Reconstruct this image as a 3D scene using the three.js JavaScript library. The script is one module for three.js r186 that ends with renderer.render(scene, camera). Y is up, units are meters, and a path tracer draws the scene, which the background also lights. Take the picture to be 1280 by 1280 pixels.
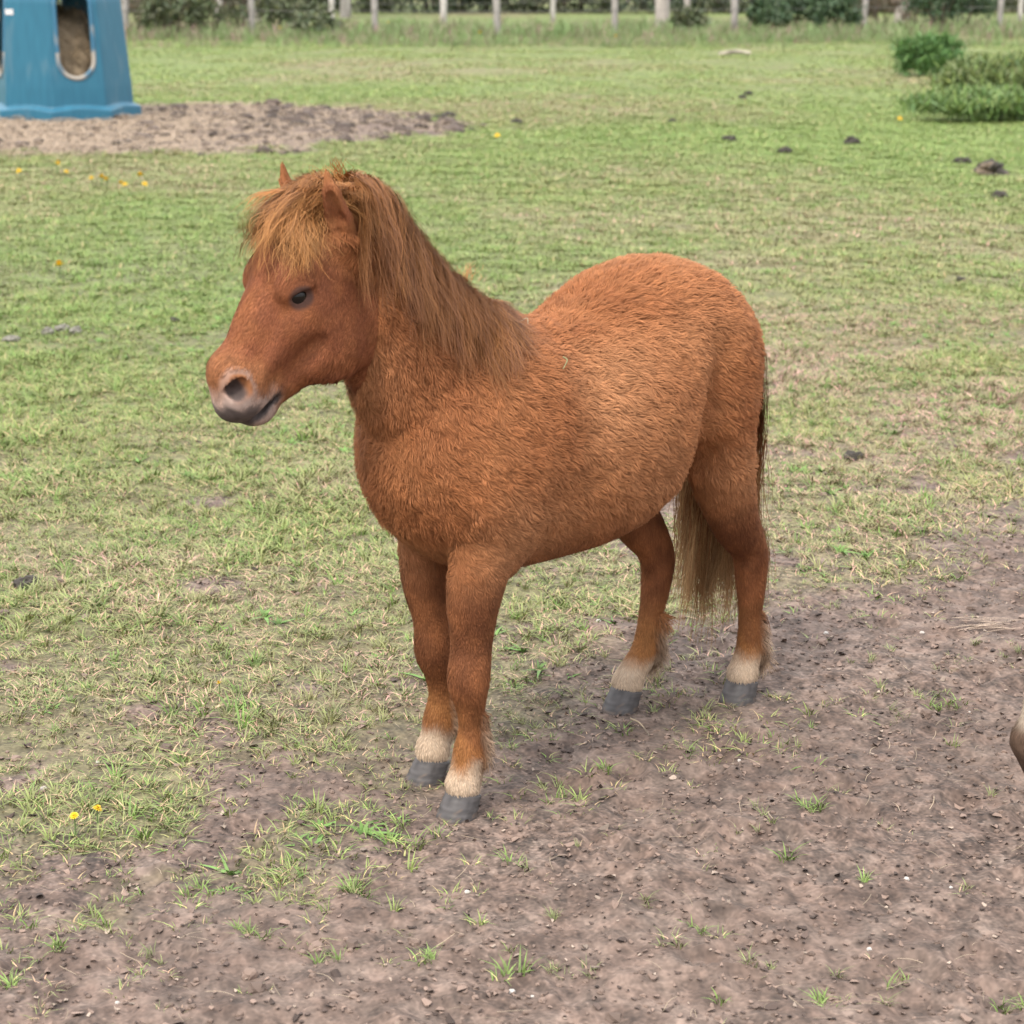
import * as THREE from 'three';
import { ImprovedNoise } from 'three/addons/math/ImprovedNoise.js';
import { mergeGeometries } from 'three/addons/utils/BufferGeometryUtils.js';

// ───────────────────────── camera, sky, sun, exposure ─────────────────────────
const scene = new THREE.Scene();
const FOCAL = 2500, EYE = 1.5, HORIZON = -60;            // photo pixels (1280 wide), metres, photo row of the horizon
const PITCH = Math.atan((640 - HORIZON) / FOCAL);
const camera = new THREE.PerspectiveCamera(2 * Math.atan(640 / FOCAL) * 180 / Math.PI, 1, 0.1, 3000);
camera.position.set(0, EYE, 0);
camera.rotation.set(-PITCH, 0, 0);
camera.focus = 3.75;
camera.userData.fStop = 7;

const renderer = new THREE.WebGLRenderer({ antialias: true });
renderer.toneMapping = THREE.LinearToneMapping;
renderer.toneMappingExposure = 2.3;
renderer.shadowMap.enabled = true;

{ // overcast sky: bright towards the zenith, paler towards the horizon
  const W = 256, H = 128, data = new Float32Array(W * H * 4), nz = new ImprovedNoise();
  for (let j = 0; j < H; j++) for (let i = 0; i < W; i++) {
    const el = (j + 0.5) / H * Math.PI - Math.PI / 2, s = Math.max(0, Math.sin(el));
    const az = i / W * Math.PI * 2, cx = Math.cos(az) * Math.cos(el), cz = Math.sin(az) * Math.cos(el);
    const cloud = 1 + 0.10 * nz.noise(cx * 2.5 + 7, s * 3, cz * 2.5) + 0.05 * nz.noise(cx * 6, s * 7, cz * 6 + 3);
    const L = (el < 0 ? 0.3 : 1.3 * (1 + 2 * s) / 3 + 0.04) * cloud, k = (j * W + i) * 4;
    data[k] = L * 0.985; data[k + 1] = L; data[k + 2] = L * 1.035; data[k + 3] = 1;
  }
  const sky = new THREE.DataTexture(data, W, H, THREE.RGBAFormat, THREE.FloatType);
  sky.mapping = THREE.EquirectangularReflectionMapping;
  sky.magFilter = sky.minFilter = THREE.LinearFilter; sky.wrapS = THREE.RepeatWrapping; sky.needsUpdate = true;
  scene.background = sky; scene.environment = sky;
}
const sun = new THREE.DirectionalLight(0xfff4e4, 1.5);
sun.name = 'sun';
sun.position.set(-5, 13, 4);
sun.target.position.set(0, 0, -4);
sun.castShadow = true; sun.shadow.radius = 24; sun.shadow.mapSize.set(2048, 2048);
Object.assign(sun.shadow.camera, { left: -8, right: 8, top: 8, bottom: -8, near: 1, far: 60 });
scene.add(sun, sun.target);

// ───────────────────────── helpers ─────────────────────────
let seed = 12345;
const rnd = () => { seed = (seed + 0x6d2b79f5) | 0; let t = Math.imul(seed ^ (seed >>> 15), 1 | seed); t = (t + Math.imul(t ^ (t >>> 7), 61 | t)) ^ t; return ((t ^ (t >>> 14)) >>> 0) / 4294967296; };
const rr = (a, b) => a + (b - a) * rnd();
const gauss = () => (rnd() + rnd() + rnd() + rnd() - 2) * 1.2;
const lerp = (a, b, t) => a + (b - a) * t;
const clamp = (x, a = 0, b = 1) => Math.min(b, Math.max(a, x));
const sstep = (x, a, b) => { const t = clamp((x - a) / (b - a)); return t * t * (3 - 2 * t); };
const NZ = new ImprovedNoise();
const n3 = (x, y, z) => NZ.noise(x, y, z);
const n2 = (x, z, o = 0) => NZ.noise(x + o * 17.3, o * 5.1 + 0.37, z - o * 9.7);
const fbm = (x, z, oct, o = 0) => { let s = 0, a = 1, f = 1; for (let i = 0; i < oct; i++) { s += a * n2(x * f, z * f, o + i); a *= 0.5; f *= 2.07; } return s; };
const V = (x, y, z) => new THREE.Vector3(x, y, z);
const mix3 = (a, b, t) => [lerp(a[0], b[0], t), lerp(a[1], b[1], t), lerp(a[2], b[2], t)];
const used = new Map();
const numbered = (n) => { const k = used.get(n) || 0; used.set(n, k + 1); return k ? `${n}_${String(k).padStart(3, '0')}` : n; };
function tag(o, label, category, group, kind) { o.userData.label = label; if (category) o.userData.category = category; if (group) o.userData.group = group; if (kind) o.userData.kind = kind; return o; }
function mesh(name, geo, mat, parent) { const m = new THREE.Mesh(geo, mat); m.name = parent ? name : numbered(name); m.castShadow = m.receiveShadow = true; (parent || scene).add(m); return m; }
function group(name, x = 0, y = 0, z = 0) { const g = new THREE.Group(); g.name = numbered(name); g.position.set(x, y, z); scene.add(g); return g; }
const std = (o) => new THREE.MeshStandardMaterial({ roughness: 0.85, side: THREE.DoubleSide, ...o });
const rgb = (r, g, b) => new THREE.Color().setRGB(r, g, b);

// photo pixel -> point on the ground (or on a plane of another height)
const CP = Math.cos(PITCH), SP = Math.sin(PITCH);
function onGround(px, py, h = 0) {
  const a = (px - 640) / FOCAL, b = (py - 640) / FOCAL;
  const d = [a, -SP - b * CP, -CP + b * SP], t = (h - EYE) / d[1];
  return [d[0] * t, h, d[2] * t];
}
class Geo { // growing triangle soup with colours
  constructor() { this.p = []; this.n = []; this.c = []; this.i = []; }
  vert(x, y, z, nx, ny, nz, c) { this.p.push(x, y, z); this.n.push(nx, ny, nz); this.c.push(c[0], c[1], c[2]); return this.p.length / 3 - 1; }
  tri(a, b, c) { this.i.push(a, b, c); }
  // ribbon through points pts (array of [x,y,z]), width vectors wv, widths w
  ribbon(pts, wv, w, cols) {
    const N = pts.length; let prev = -1;
    for (let k = 0; k < N; k++) {
      const q = pts[k], a = pts[Math.max(0, k - 1)], b = pts[Math.min(N - 1, k + 1)];
      const tx = b[0] - a[0], ty = b[1] - a[1], tz = b[2] - a[2], s = wv[k];
      let nx = tz * s[1] - ty * s[2], ny = tx * s[2] - tz * s[0], nz = ty * s[0] - tx * s[1]; const l = Math.hypot(nx, ny, nz) || 1; nx /= l; ny /= l; nz /= l;
      const h = w[k] / 2, c = cols[k];
      if (k === N - 1) { const t = this.vert(q[0], q[1], q[2], nx, ny, nz, c); this.tri(prev, prev + 1, t); break; }
      const i0 = this.vert(q[0] - s[0] * h, q[1] - s[1] * h, q[2] - s[2] * h, nx, ny, nz, c); this.vert(q[0] + s[0] * h, q[1] + s[1] * h, q[2] + s[2] * h, nx, ny, nz, c);
      if (prev >= 0) { this.tri(prev, prev + 1, i0 + 1); this.tri(prev, i0 + 1, i0); }
      prev = i0;
    }
  }
  build() {
    const g = new THREE.BufferGeometry();
    g.setAttribute('position', new THREE.Float32BufferAttribute(this.p, 3)); g.setAttribute('normal', new THREE.Float32BufferAttribute(this.n, 3)); g.setAttribute('color', new THREE.Float32BufferAttribute(this.c, 3));
    g.setIndex(this.i); return g;
  }
}
function colored(geo, fn) { // give a geometry vertex colours from fn(x,y,z)
  const p = geo.attributes.position, c = new Float32Array(p.count * 3);
  for (let i = 0; i < p.count; i++) { const k = fn(p.getX(i), p.getY(i), p.getZ(i)); c[i * 3] = k[0]; c[i * 3 + 1] = k[1]; c[i * 3 + 2] = k[2]; }
  geo.setAttribute('color', new THREE.BufferAttribute(c, 3)); return geo;
}
function instanced(name, geo, mat, list, parent) { // list of {m: Matrix4, c: [r,g,b]}
  const o = new THREE.InstancedMesh(geo, mat, list.length), col = new THREE.Color();
  list.forEach((e, i) => { o.setMatrixAt(i, e.m); col.setRGB(e.c[0], e.c[1], e.c[2]); o.setColorAt(i, col); });
  o.name = parent ? name : numbered(name); o.castShadow = o.receiveShadow = true; (parent || scene).add(o); return o;
}
const FAST = false;
// ───────────────────────── ground ─────────────────────────
// bare trampled earth at the front and right of the pony, read off the photograph
const mudLine = [[-500, 1150], [-200, 1130], [150, 1112], [330, 1085], [420, 1022], [520, 975], [640, 945], [740, 905], [830, 840], [930, 790], [1030, 745], [1160, 720], [1300, 690], [1600, 640], [2300, 600]].map(([x, y]) => { const g = onGround(x, y); return [g[0], g[2]]; });
const mudPoly = [[-6, 2], [-6, mudLine[0][1]], ...mudLine, [9, -4], [9, 2]];
function mudDist(x, z) { // > 0 outside the bare earth, metres
  let d = 1e9, inside = false; const n = mudPoly.length;
  for (let i = 0, j = n - 1; i < n; j = i++) {
    const [ax, az] = mudPoly[j], [bx, bz] = mudPoly[i], ex = bx - ax, ez = bz - az, t = clamp(((x - ax) * ex + (z - az) * ez) / (ex * ex + ez * ez));
    d = Math.min(d, Math.hypot(x - ax - ex * t, z - az - ez * t));
    if ((az > z) !== (bz > z) && x < (bx - ax) * (z - az) / (bz - az) + ax) inside = !inside;
  }
  return inside ? -d : d;
}
const HOOVES = [[-0.093, -3.352], [-0.155, -3.499], [0.221, -3.828], [0.487, -3.966]];
const feeder = onGround(82, 146), FX = feeder[0], FZ = feeder[2];
// trodden, straw-littered earth beside the feeder
function litter(x, z) {
  const u = (x - FX - 1.0) / 2.85, v = (z - FZ - 1.1) / 2.7, r = Math.hypot(u, v) + 0.16 * fbm(x * 1.7, z * 1.7, 3, 4);
  return 1 - sstep(r, 0.82, 1.02);
}
function grassCover(x, z) {
  const r = Math.hypot(x, z); if (r > 30) return 1;
  const sd = mudDist(x, z) + 0.42 * fbm(x * 1.5, z * 1.5, 4, 2);
  let c = (0.10 * sstep(sd, -0.55, -0.1) + 0.90 * sstep(sd, -0.18, 0.42)) * (0.66 + 0.34 * sstep(sd, 0.3, 2.0));
  const patch = fbm(x * 3.1, z * 3.1, 3, 7), open = lerp(0.05, -0.75, sstep(sd, 0.4, 3.0));
  c *= 1 - 0.9 * sstep(patch, 0.30 - open, 0.52 - open);
  return clamp(c * (1 - litter(x, z)));
}
const PRINTS = []; // shallow hoof prints trodden into the bare earth
{ seed = 2024; for (let i = 0; i < 400 && PRINTS.length < 90; i++) { const r = Math.sqrt(rr(5, 42)), a = rr(-18, 18) * Math.PI / 180, x = Math.sin(a) * r, z = -Math.cos(a) * r; if (mudDist(x, z) < 0.15 && HOOVES.every(([p, q]) => Math.hypot(x - p, z - q) > 0.2)) PRINTS.push([x, z, rr(0.030, 0.046), rnd() * 6.28, rr(0.005, 0.013)]); } }
function prints(x, z) {
  let h = 0;
  for (const [px, pz, R, a, dep] of PRINTS) { const dx = x - px, dz = z - pz; if (dx * dx + dz * dz > 0.01) continue; const u = (dx * Math.cos(a) + dz * Math.sin(a)) * 0.88, v = -dx * Math.sin(a) + dz * Math.cos(a), d = Math.hypot(u, v) / R; h += d < 1 ? -dep * (1 - d ** 4) * (u > -0.4 * R || Math.abs(v) > 0.35 * R ? 1 : 0.35) : 0; h += dep * 0.45 * Math.exp(-(((d - 1.25) / 0.22) ** 2)); }
  return h;
}
function groundY(x, z) {
  const r = Math.hypot(x, z); if (r > 60) return 0;
  const mud = 1 - sstep(mudDist(x, z), -0.1, 0.5), L = litter(x, z), fade = 1 - sstep(r, 12, 30);
  let h = 0.014 * fbm(x * 1.1, z * 1.1, 2, 1) + fade * (0.007 * fbm(x * 5, z * 5, 2, 3) + lerp(0.0035, 0.012, mud) * fbm(x * 12, z * 12, 4, 5)) + L * (0.008 + 0.03 * fbm(x * 4, z * 4, 3, 6));
  let k = 1; for (const [a, b] of HOOVES) k = Math.min(k, sstep(Math.hypot(x - a, z - b), 0.035, 0.16));
  return (h + (r < 7.5 ? prints(x, z) : 0)) * k;
}
function soil(x, z, t) {
  const a = fbm(x * 2.3, z * 2.3, 3, 11), b = fbm(x * 17, z * 17, 3, 13);
  let c = mix3([0.218, 0.156, 0.128], [0.165, 0.117, 0.097], clamp(0.5 + 0.7 * a)); c = mix3(c, [0.240, 0.188, 0.160], clamp(b * 0.7 + 0.15)); return mix3(c, [0.085, 0.055, 0.042], clamp(-b * 0.8 - 0.1));
}
function lawn(x, z) { // colour of the sward seen from afar
  const a = fbm(x * 0.30 + 3, z * 0.30, 3, 21), b = fbm(x * 1.5, z * 1.5, 3, 22);
  let c = mix3([0.215, 0.235, 0.080], [0.160, 0.225, 0.056], clamp(0.5 + 0.8 * a)); c = mix3(c, [0.265, 0.235, 0.130], clamp(b * 0.7 + 0.22 - 0.7 * a) * 0.8);
  const dry = 1 - sstep(Math.hypot((x - 1.7) / 2.2, (z + 6.9) / 2.0), 0.5, 1.3); c = mix3(c, [0.260, 0.210, 0.130], dry * clamp(0.5 + b) * 0.75);
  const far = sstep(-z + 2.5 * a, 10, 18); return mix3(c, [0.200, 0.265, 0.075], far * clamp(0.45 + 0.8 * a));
}
function groundColor(x, z) {
  const r = Math.hypot(x, z), g = grassCover(x, z), s = soil(x, z), L = litter(x, z);
  const thatch = mix3(s, [0.185, 0.165, 0.088], 0.6 + 0.3 * fbm(x * 9, z * 9, 2, 15));
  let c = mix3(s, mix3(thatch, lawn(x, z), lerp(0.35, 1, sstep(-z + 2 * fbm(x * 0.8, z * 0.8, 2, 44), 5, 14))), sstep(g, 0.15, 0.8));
  if (L > 0) { const k = fbm(x * 3, z * 3, 3, 31), e = sstep(x - FX, 0.3, 3.4); c = mix3(c, mix3(mix3([0.33, 0.255, 0.19], [0.185, 0.135, 0.115], clamp(e * 0.9 + 0.4 * k)), [0.09, 0.066, 0.055], clamp(k * 0.7 - 0.1)), L); }
  const v = 1 + 0.22 * fbm(x * 31, z * 31, 2, 17); return [c[0] * v, c[1] * v, c[2] * v];
}
{ // one sheet: fine rings where the ground is near, coarse towards the horizon and all round
  const radii = [0, 0.8, 1.5, 2.0]; let r = 2.0; while (r < 6) { r += 0.0105; radii.push(r); } while (r < 70) { r *= 1.0085; radii.push(r); } while (r < 2400) { r *= 1.25; radii.push(r); }
  const ang = []; for (let i = 0; i < 24; i++) ang.push(lerp(-180, -22, i / 24)); for (let i = 0; i < 400; i++) ang.push(lerp(-22, 22, i / 400)); for (let i = 0; i < 24; i++) ang.push(lerp(22, 180, i / 24));
  const nA = ang.length, nR = radii.length, pos = new Float32Array(nA * nR * 3), col = new Float32Array(nA * nR * 3), uv = new Float32Array(nA * nR * 2), idx = [];
  for (let i = 0; i < nR; i++) for (let j = 0; j < nA; j++) {
    const a = ang[j] * Math.PI / 180, x = Math.sin(a) * radii[i], z = -Math.cos(a) * radii[i], k = i * nA + j;
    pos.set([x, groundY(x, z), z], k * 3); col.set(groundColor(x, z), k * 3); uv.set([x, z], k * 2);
  }
  for (let i = 0; i < nR - 1; i++) for (let j = 0; j < nA; j++) { const a = i * nA + j, b = i * nA + (j + 1) % nA; idx.push(a, b, a + nA, b, b + nA, a + nA); }
  const g = new THREE.BufferGeometry(); g.setAttribute('position', new THREE.BufferAttribute(pos, 3)); g.setAttribute('color', new THREE.BufferAttribute(col, 3)); g.setAttribute('uv', new THREE.BufferAttribute(uv, 2)); g.setIndex(idx); g.computeVertexNormals();
  if (g.attributes.normal.getY(nA * 5) < 0) { for (let i = 0; i < idx.length; i += 3) { const t = idx[i]; idx[i] = idx[i + 1]; idx[i + 1] = t; } g.setIndex(idx); g.computeVertexNormals(); }
  // earth grain: crumbs and specks, tiled every 0.8 m
  const S = 1024, data = new Uint8Array(S * S * 4), bump = new Uint8Array(S * S * 4), per = (x, y, f, o) => { const u = x / S, v = y / S, w = (a, b) => n3(a * f, b * f, o); return w(u, v) * (1 - u) * (1 - v) + w(u - 1, v) * u * (1 - v) + w(u, v - 1) * (1 - u) * v + w(u - 1, v - 1) * u * v; };
  for (let y = 0; y < S; y++) for (let x = 0; x < S; x++) {
    const a = per(x, y, 16, 1.5), b = per(x, y, 47, 2.5), c = per(x, y, 120, 3.5), k = (y * S + x) * 4, t = clamp(0.80 + 0.25 * a + 0.32 * b + 0.30 * c, 0.25, 1), pale = clamp(c * 1.6 - 0.55);
    data[k] = 255 * Math.min(1, t + pale * 0.3); data[k + 1] = 255 * Math.min(1, t * 0.985 + pale * 0.3); data[k + 2] = 255 * Math.min(1, t * 0.97 + pale * 0.28); data[k + 3] = 255;
    bump[k] = bump[k + 1] = bump[k + 2] = 255 * clamp(0.5 + 0.5 * a + 0.4 * b + 0.3 * c); bump[k + 3] = 255;
  }
  const tex = (d, srgb) => { const t = new THREE.DataTexture(d, S, S); t.wrapS = t.wrapT = THREE.RepeatWrapping; t.magFilter = t.minFilter = THREE.LinearFilter; t.repeat.set(1 / 0.8, 1 / 0.8); if (srgb) t.colorSpace = THREE.SRGBColorSpace; t.needsUpdate = true; return t; };
  const m = mesh('ground', g, std({ vertexColors: true, map: tex(data, true), bumpMap: tex(bump), bumpScale: 0.006, roughness: 0.92 }));
  tag(m, 'grazed paddock ground of short lawn and bare trampled earth', null, null, 'structure');
}

// ───────────────────────── grass and litter ─────────────────────────
function tuft(n, h, spread, lean, w, straw, segs = 3) {
  const G = new Geo();
  for (let b = 0; b < n; b++) {
    const a = rnd() * 6.283, r = Math.sqrt(rnd()) * spread, x = Math.cos(a) * r, z = Math.sin(a) * r, da = a + gauss() * 0.9, dx = Math.cos(da), dz = Math.sin(da), H = h * rr(0.55, 1.15), le = lean * rr(0.3, 1.5), wa = rnd() * 6.283, ww = w * rr(0.7, 1.3);
    const s = [Math.cos(wa) * 0.6 - dz * 0.8, 0, Math.sin(wa) * 0.6 + dx * 0.8], l = Math.hypot(s[0], s[2]); s[0] /= l; s[2] /= l;
    const isS = rnd() < straw, t = rr(0.75, 1.25), c = isS ? [2.15 * t, 1.28 * t, 2.3 * t] : [t, t * rr(0.93, 1.07), t];
    const P = [], W = [], ws = [], C = [];
    for (let k = 0; k <= segs; k++) { const u = k / segs, o = le * u * u * H; P.push([x + dx * o, H * u * (1 - 0.25 * le * u) - 0.004, z + dz * o]); W.push(s); ws.push(ww * (1 - 0.75 * u * u)); C.push(c); }
    G.ribbon(P, W, ws, C);
  }
  return G.build();
}
const grassMat = std({ vertexColors: true, roughness: 0.7 });
const put = (x, y, z, s, sy, a = rnd() * 6.283, tx = 0, tz = 0) => new THREE.Matrix4().compose(V(x, y, z), new THREE.Quaternion().setFromEuler(new THREE.Euler(tx, a, tz)), V(s, sy, s));
{
  seed = 99;
  const nearV = [tuft(11, 0.027, 0.018, 1.2, 0.0032, 0.10), tuft(13, 0.021, 0.026, 1.7, 0.0028, 0.22), tuft(9, 0.038, 0.012, 0.9, 0.0036, 0.05), tuft(8, 0.013, 0.03, 2.4, 0.0024, 0.75)];
  nearV.push(tuft(7, 0.030, 0.006, 2.0, 0.0105, 0, 3), tuft(22, 0.012, 0.03, 1.8, 0.007, 0, 2)); // broad-leaved rosettes, clover
  const lists = nearV.map(() => []), mid = [[], []], far = [[]];
  const midV = [tuft(16, 0.028, 0.060, 1.3, 0.0050, 0.13, 2), tuft(14, 0.038, 0.050, 1.1, 0.0055, 0.08, 2)], farV = [tuft(16, 0.030, 0.12, 1.5, 0.012, 0.06, 2)];
  const sector = (r0, r1, n, f) => { for (let i = 0; i < n; i++) { const r = Math.sqrt(lerp(r0 * r0, r1 * r1, rnd())), a = rr(-19.5, 19.5) * Math.PI / 180; f(Math.sin(a) * r, -Math.cos(a) * r, r); } };
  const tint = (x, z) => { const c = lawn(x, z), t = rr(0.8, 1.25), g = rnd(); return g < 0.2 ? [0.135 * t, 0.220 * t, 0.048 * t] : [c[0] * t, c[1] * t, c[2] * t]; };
  sector(2.2, 10, 86000, (x, z, r) => {
    const g = grassCover(x, z);
    if (rnd() > g * (1 - sstep(-z + fbm(x * 1.2, z * 1.2, 2, 71), 7, 9.6))) return;
    for (const [a, b] of HOOVES) if (Math.hypot(x - a, z - b) < 0.05) return;
    const v = rnd() < 0.42 ? 0 : rnd() < 0.5 ? 1 : rnd() < 0.4 ? 2 : 3, s = rr(0.7, 1.2) * lerp(0.85, 1, sstep(g, 0.3, 0.9)) * (1 + 0.6 * fbm(x * 2.6, z * 2.6, 2, 61));
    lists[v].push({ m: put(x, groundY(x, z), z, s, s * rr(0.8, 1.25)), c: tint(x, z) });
  });
  sector(2.4, 9, 2600, (x, z) => { const k = fbm(x * 1.3, z * 1.3, 2, 41); if (rnd() > grassCover(x, z) || k < 0.05) return; const t = rr(0.75, 1.2), s = rr(0.6, 1.2); lists[rnd() < 0.35 ? 4 : 5].push({ m: put(x, groundY(x, z), z, s, s), c: [0.120 * t, 0.215 * t, 0.050 * t] }); });
  // single green tufts in the bare earth
  const tuftSpots = [[70, 1190], [245, 1120], [335, 1180], [450, 1115], [535, 1205], [640, 1085], [700, 998], [645, 1225], [905, 1255], [880, 1168], [1040, 1255], [1125, 1238], [1080, 1105], [1135, 873], [1215, 765], [1217, 830], [980, 1075], [893, 1068], [1020, 1010], [1005, 905], [15, 1235], [585, 1165], [420, 1195], [300, 1165], [760, 965], [860, 935], [1185, 882], [1265, 1255], [140, 1150], [35, 1165]];
  for (const [px, py] of tuftSpots) {
    const g = onGround(px, py), n = 1 + rnd() * rnd() * 11 | 0, sp = rr(0.008, 0.03);
    for (let k = 0; k < n; k++) { const x = g[0] + gauss() * sp, z = g[2] + gauss() * sp, s = rr(0.4, 0.95), t = rr(0.8, 1.2); lists[rnd() < 0.6 ? 2 : 0].push({ m: put(x, groundY(x, z), z, s, s), c: [0.165 * t, 0.245 * t, 0.062 * t] }); }
  }
  sector(2.3, 6, 260, (x, z) => { if (mudDist(x, z) > 0) return; for (let k = 0; k < 3; k++) { const X = x + gauss() * 0.02, Zz = z + gauss() * 0.02, t = rr(0.75, 1.2), s = rr(0.35, 0.75); lists[rnd() < 0.3 ? 3 : rnd() < 0.5 ? 2 : 0].push({ m: put(X, groundY(X, Zz), Zz, s, s), c: [0.19 * t, 0.215 * t, 0.085 * t] }); } });
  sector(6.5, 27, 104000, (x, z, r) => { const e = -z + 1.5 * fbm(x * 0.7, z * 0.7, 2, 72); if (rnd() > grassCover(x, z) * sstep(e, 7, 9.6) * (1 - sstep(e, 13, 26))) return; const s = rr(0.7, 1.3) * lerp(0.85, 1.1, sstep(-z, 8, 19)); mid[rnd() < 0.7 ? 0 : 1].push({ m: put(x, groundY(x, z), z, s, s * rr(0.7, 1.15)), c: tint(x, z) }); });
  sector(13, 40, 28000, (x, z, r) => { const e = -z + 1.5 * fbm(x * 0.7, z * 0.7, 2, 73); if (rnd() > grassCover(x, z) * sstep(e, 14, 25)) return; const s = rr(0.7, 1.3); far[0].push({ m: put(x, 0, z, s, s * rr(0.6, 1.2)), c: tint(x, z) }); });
  const L = ['short green grass blades of the lawn around the pony', 'matted short lawn grass mixed with straw', 'upright fresh green grass tufts', 'flattened dry straw coloured grass', 'broad leaved weed rosettes in the lawn', 'low clover leaves in the lawn'];
  lists.forEach((l, i) => tag(instanced('grass', nearV[i], grassMat, l), L[i], 'grass', null, 'stuff'));
  mid.forEach((l, i) => tag(instanced('grass', midV[i], grassMat, l), ['short lawn grass in the middle of the paddock', 'taller lawn tufts in the middle of the paddock'][i], 'grass', null, 'stuff'));
  tag(instanced('grass', farV[0], grassMat, far[0]), 'green lawn grass towards the far fence', 'grass', null, 'stuff');
  // crumbs and flakes of earth, dead leaves, bits of straw
  const flake = (n, bend, thick) => { // small irregular plate, curled
    const p = [], g = new Geo(), c = [1, 1, 1], ring = []; for (let k = 0; k < n; k++) { const a = k / n * 6.283 + rr(-0.25, 0.25), r = rr(0.6, 1.1); ring.push([Math.cos(a) * r, bend * r * r * Math.cos(a * 2), Math.sin(a) * r * 0.6]); }
    for (const s of [1, -1]) { const m = g.vert(0, s * thick, 0, 0, s, 0, c); const b = ring.map((q) => g.vert(q[0], q[1] + s * thick * 0.5, q[2], 0, s, 0, c)); for (let k = 0; k < n; k++) s > 0 ? g.tri(m, b[(k + 1) % n], b[k]) : g.tri(m, b[k], b[(k + 1) % n]); }
    const o = g.build().toNonIndexed(); o.computeVertexNormals(); return o;
  };
  const clod = (sd) => { const g = new THREE.IcosahedronGeometry(1, 1), p = g.attributes.position; for (let i = 0; i < p.count; i++) { const x = p.getX(i), y = p.getY(i), z = p.getZ(i), k = 1 + 0.55 * n3(x * 1.6 + sd, y * 1.6, z * 1.6) + 0.25 * n3(x * 4, y * 4 + sd, z * 4); p.setXYZ(i, x * k, y * k * 0.6, z * k); } g.computeVertexNormals(); return g; };
  const litterV = [flake(7, 0.35, 0.12), flake(6, -0.3, 0.1), flake(8, 0.15, 0.2)], clodV = [clod(3), clod(8.5)];
  const fl = litterV.map(() => []), cl = clodV.map(() => []), st = [];
  sector(2.2, 7, 25000, (x, z) => {
    const g = grassCover(x, z); if (rnd() < g * 0.8) return; const t = rr(0.55, 1.35), pale = rnd() < 0.07, s = rr(0.002, 0.0065) * (rnd() < 0.10 ? 2.0 : 1), c = pale ? [0.30 * t, 0.235 * t, 0.19 * t] : rnd() < 0.4 ? [0.085 * t, 0.060 * t, 0.050 * t] : [0.19 * t, 0.134 * t, 0.108 * t];
    fl[rnd() * 3 | 0].push({ m: put(x, groundY(x, z) + 0.003, z, s, s, rnd() * 6.28, gauss() * 0.3, gauss() * 0.3), c });
  });
  sector(2.2, 8, 9000, (x, z) => {
    const g = grassCover(x, z); if (rnd() < g * 0.9) return; const t = rr(0.6, 1.25), s = rr(0.002, 0.006) * (rnd() < 0.06 ? 2.2 : 1);
    cl[rnd() * 2 | 0].push({ m: put(x, groundY(x, z) + s * 0.2, z, s, s), c: rnd() < 0.012 && s < 0.006 ? [0.42, 0.39, 0.36] : [0.17 * t, 0.12 * t, 0.096 * t] });
  });
  const strawG = new Geo(); { const pts = [], n = 6; for (let k = 0; k <= n; k++) { const u = k / n; pts.push([u - 0.5, 0.05 * Math.sin(u * 3.1), 0.05 * Math.sin(u * 4)]); } strawG.ribbon(pts, pts.map(() => [0, 0, 1]), pts.map(() => 0.022), pts.map(() => [1, 1, 1])); }
  const strawGeo = strawG.build();
  sector(2.2, 9, 3000, (x, z, r) => { const t = rr(0.6, 1.2), s = rr(0.012, 0.05); st.push({ m: put(x, groundY(x, z) + 0.006 + rnd() * 0.006, z, s, s, rnd() * 6.28, gauss() * 0.12, gauss() * 0.12), c: [0.33 * t, 0.26 * t, 0.18 * t] }); });
  for (let i = 0; i < 20; i++) { const g = onGround(1235 + gauss() * 24, 783 + gauss() * 5), s = rr(0.06, 0.12); st.push({ m: put(g[0], groundY(g[0], g[2]) + 0.008, g[2], s, s, gauss() * 0.5, 0, gauss() * 0.1), c: [0.36, 0.27, 0.2] }); }
  fl.forEach((l, i) => tag(instanced('earth_flakes', litterV[i], std({ roughness: 0.95 }), l), ['curled flakes of dry earth and leaf litter on the mud', 'dark flakes of leaf litter on the mud', 'thicker crumbs of earth on the mud'][i], 'litter', null, 'stuff'));
  cl.forEach((l, i) => tag(instanced('earth_crumbs', clodV[i], std({ roughness: 0.95 }), l), ['small crumbs of earth on the mud', 'rounded crumbs of earth and grit on the mud'][i], 'earth', null, 'stuff'));
  tag(instanced('straw_bits', strawGeo, std({ roughness: 0.8 }), st), 'thin dry straw bits scattered on mud and lawn', 'straw', null, 'stuff');
  // trodden hay and clods round the feeder
  const hy = [], hc2 = [];
  for (let i = 0; i < 44000; i++) { const x = FX + 1.0 + rr(-3, 3), z = FZ + 1.1 + rr(-2.8, 2.8); if (litter(x, z) < rnd() || Math.hypot(x - FX, z - FZ) < 0.62) continue; const e = sstep(x - FX, 0.2, 3.2); if (rnd() < e * 0.72) continue; const t = rr(0.6, 1.25), s = rr(0.06, 0.15); hy.push({ m: put(x, groundY(x, z) + 0.006 + rnd() * 0.012, z, s, s, rnd() * 6.28, gauss() * 0.1, gauss() * 0.1), c: [0.37 * t, 0.285 * t, 0.205 * t] }); }
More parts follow.
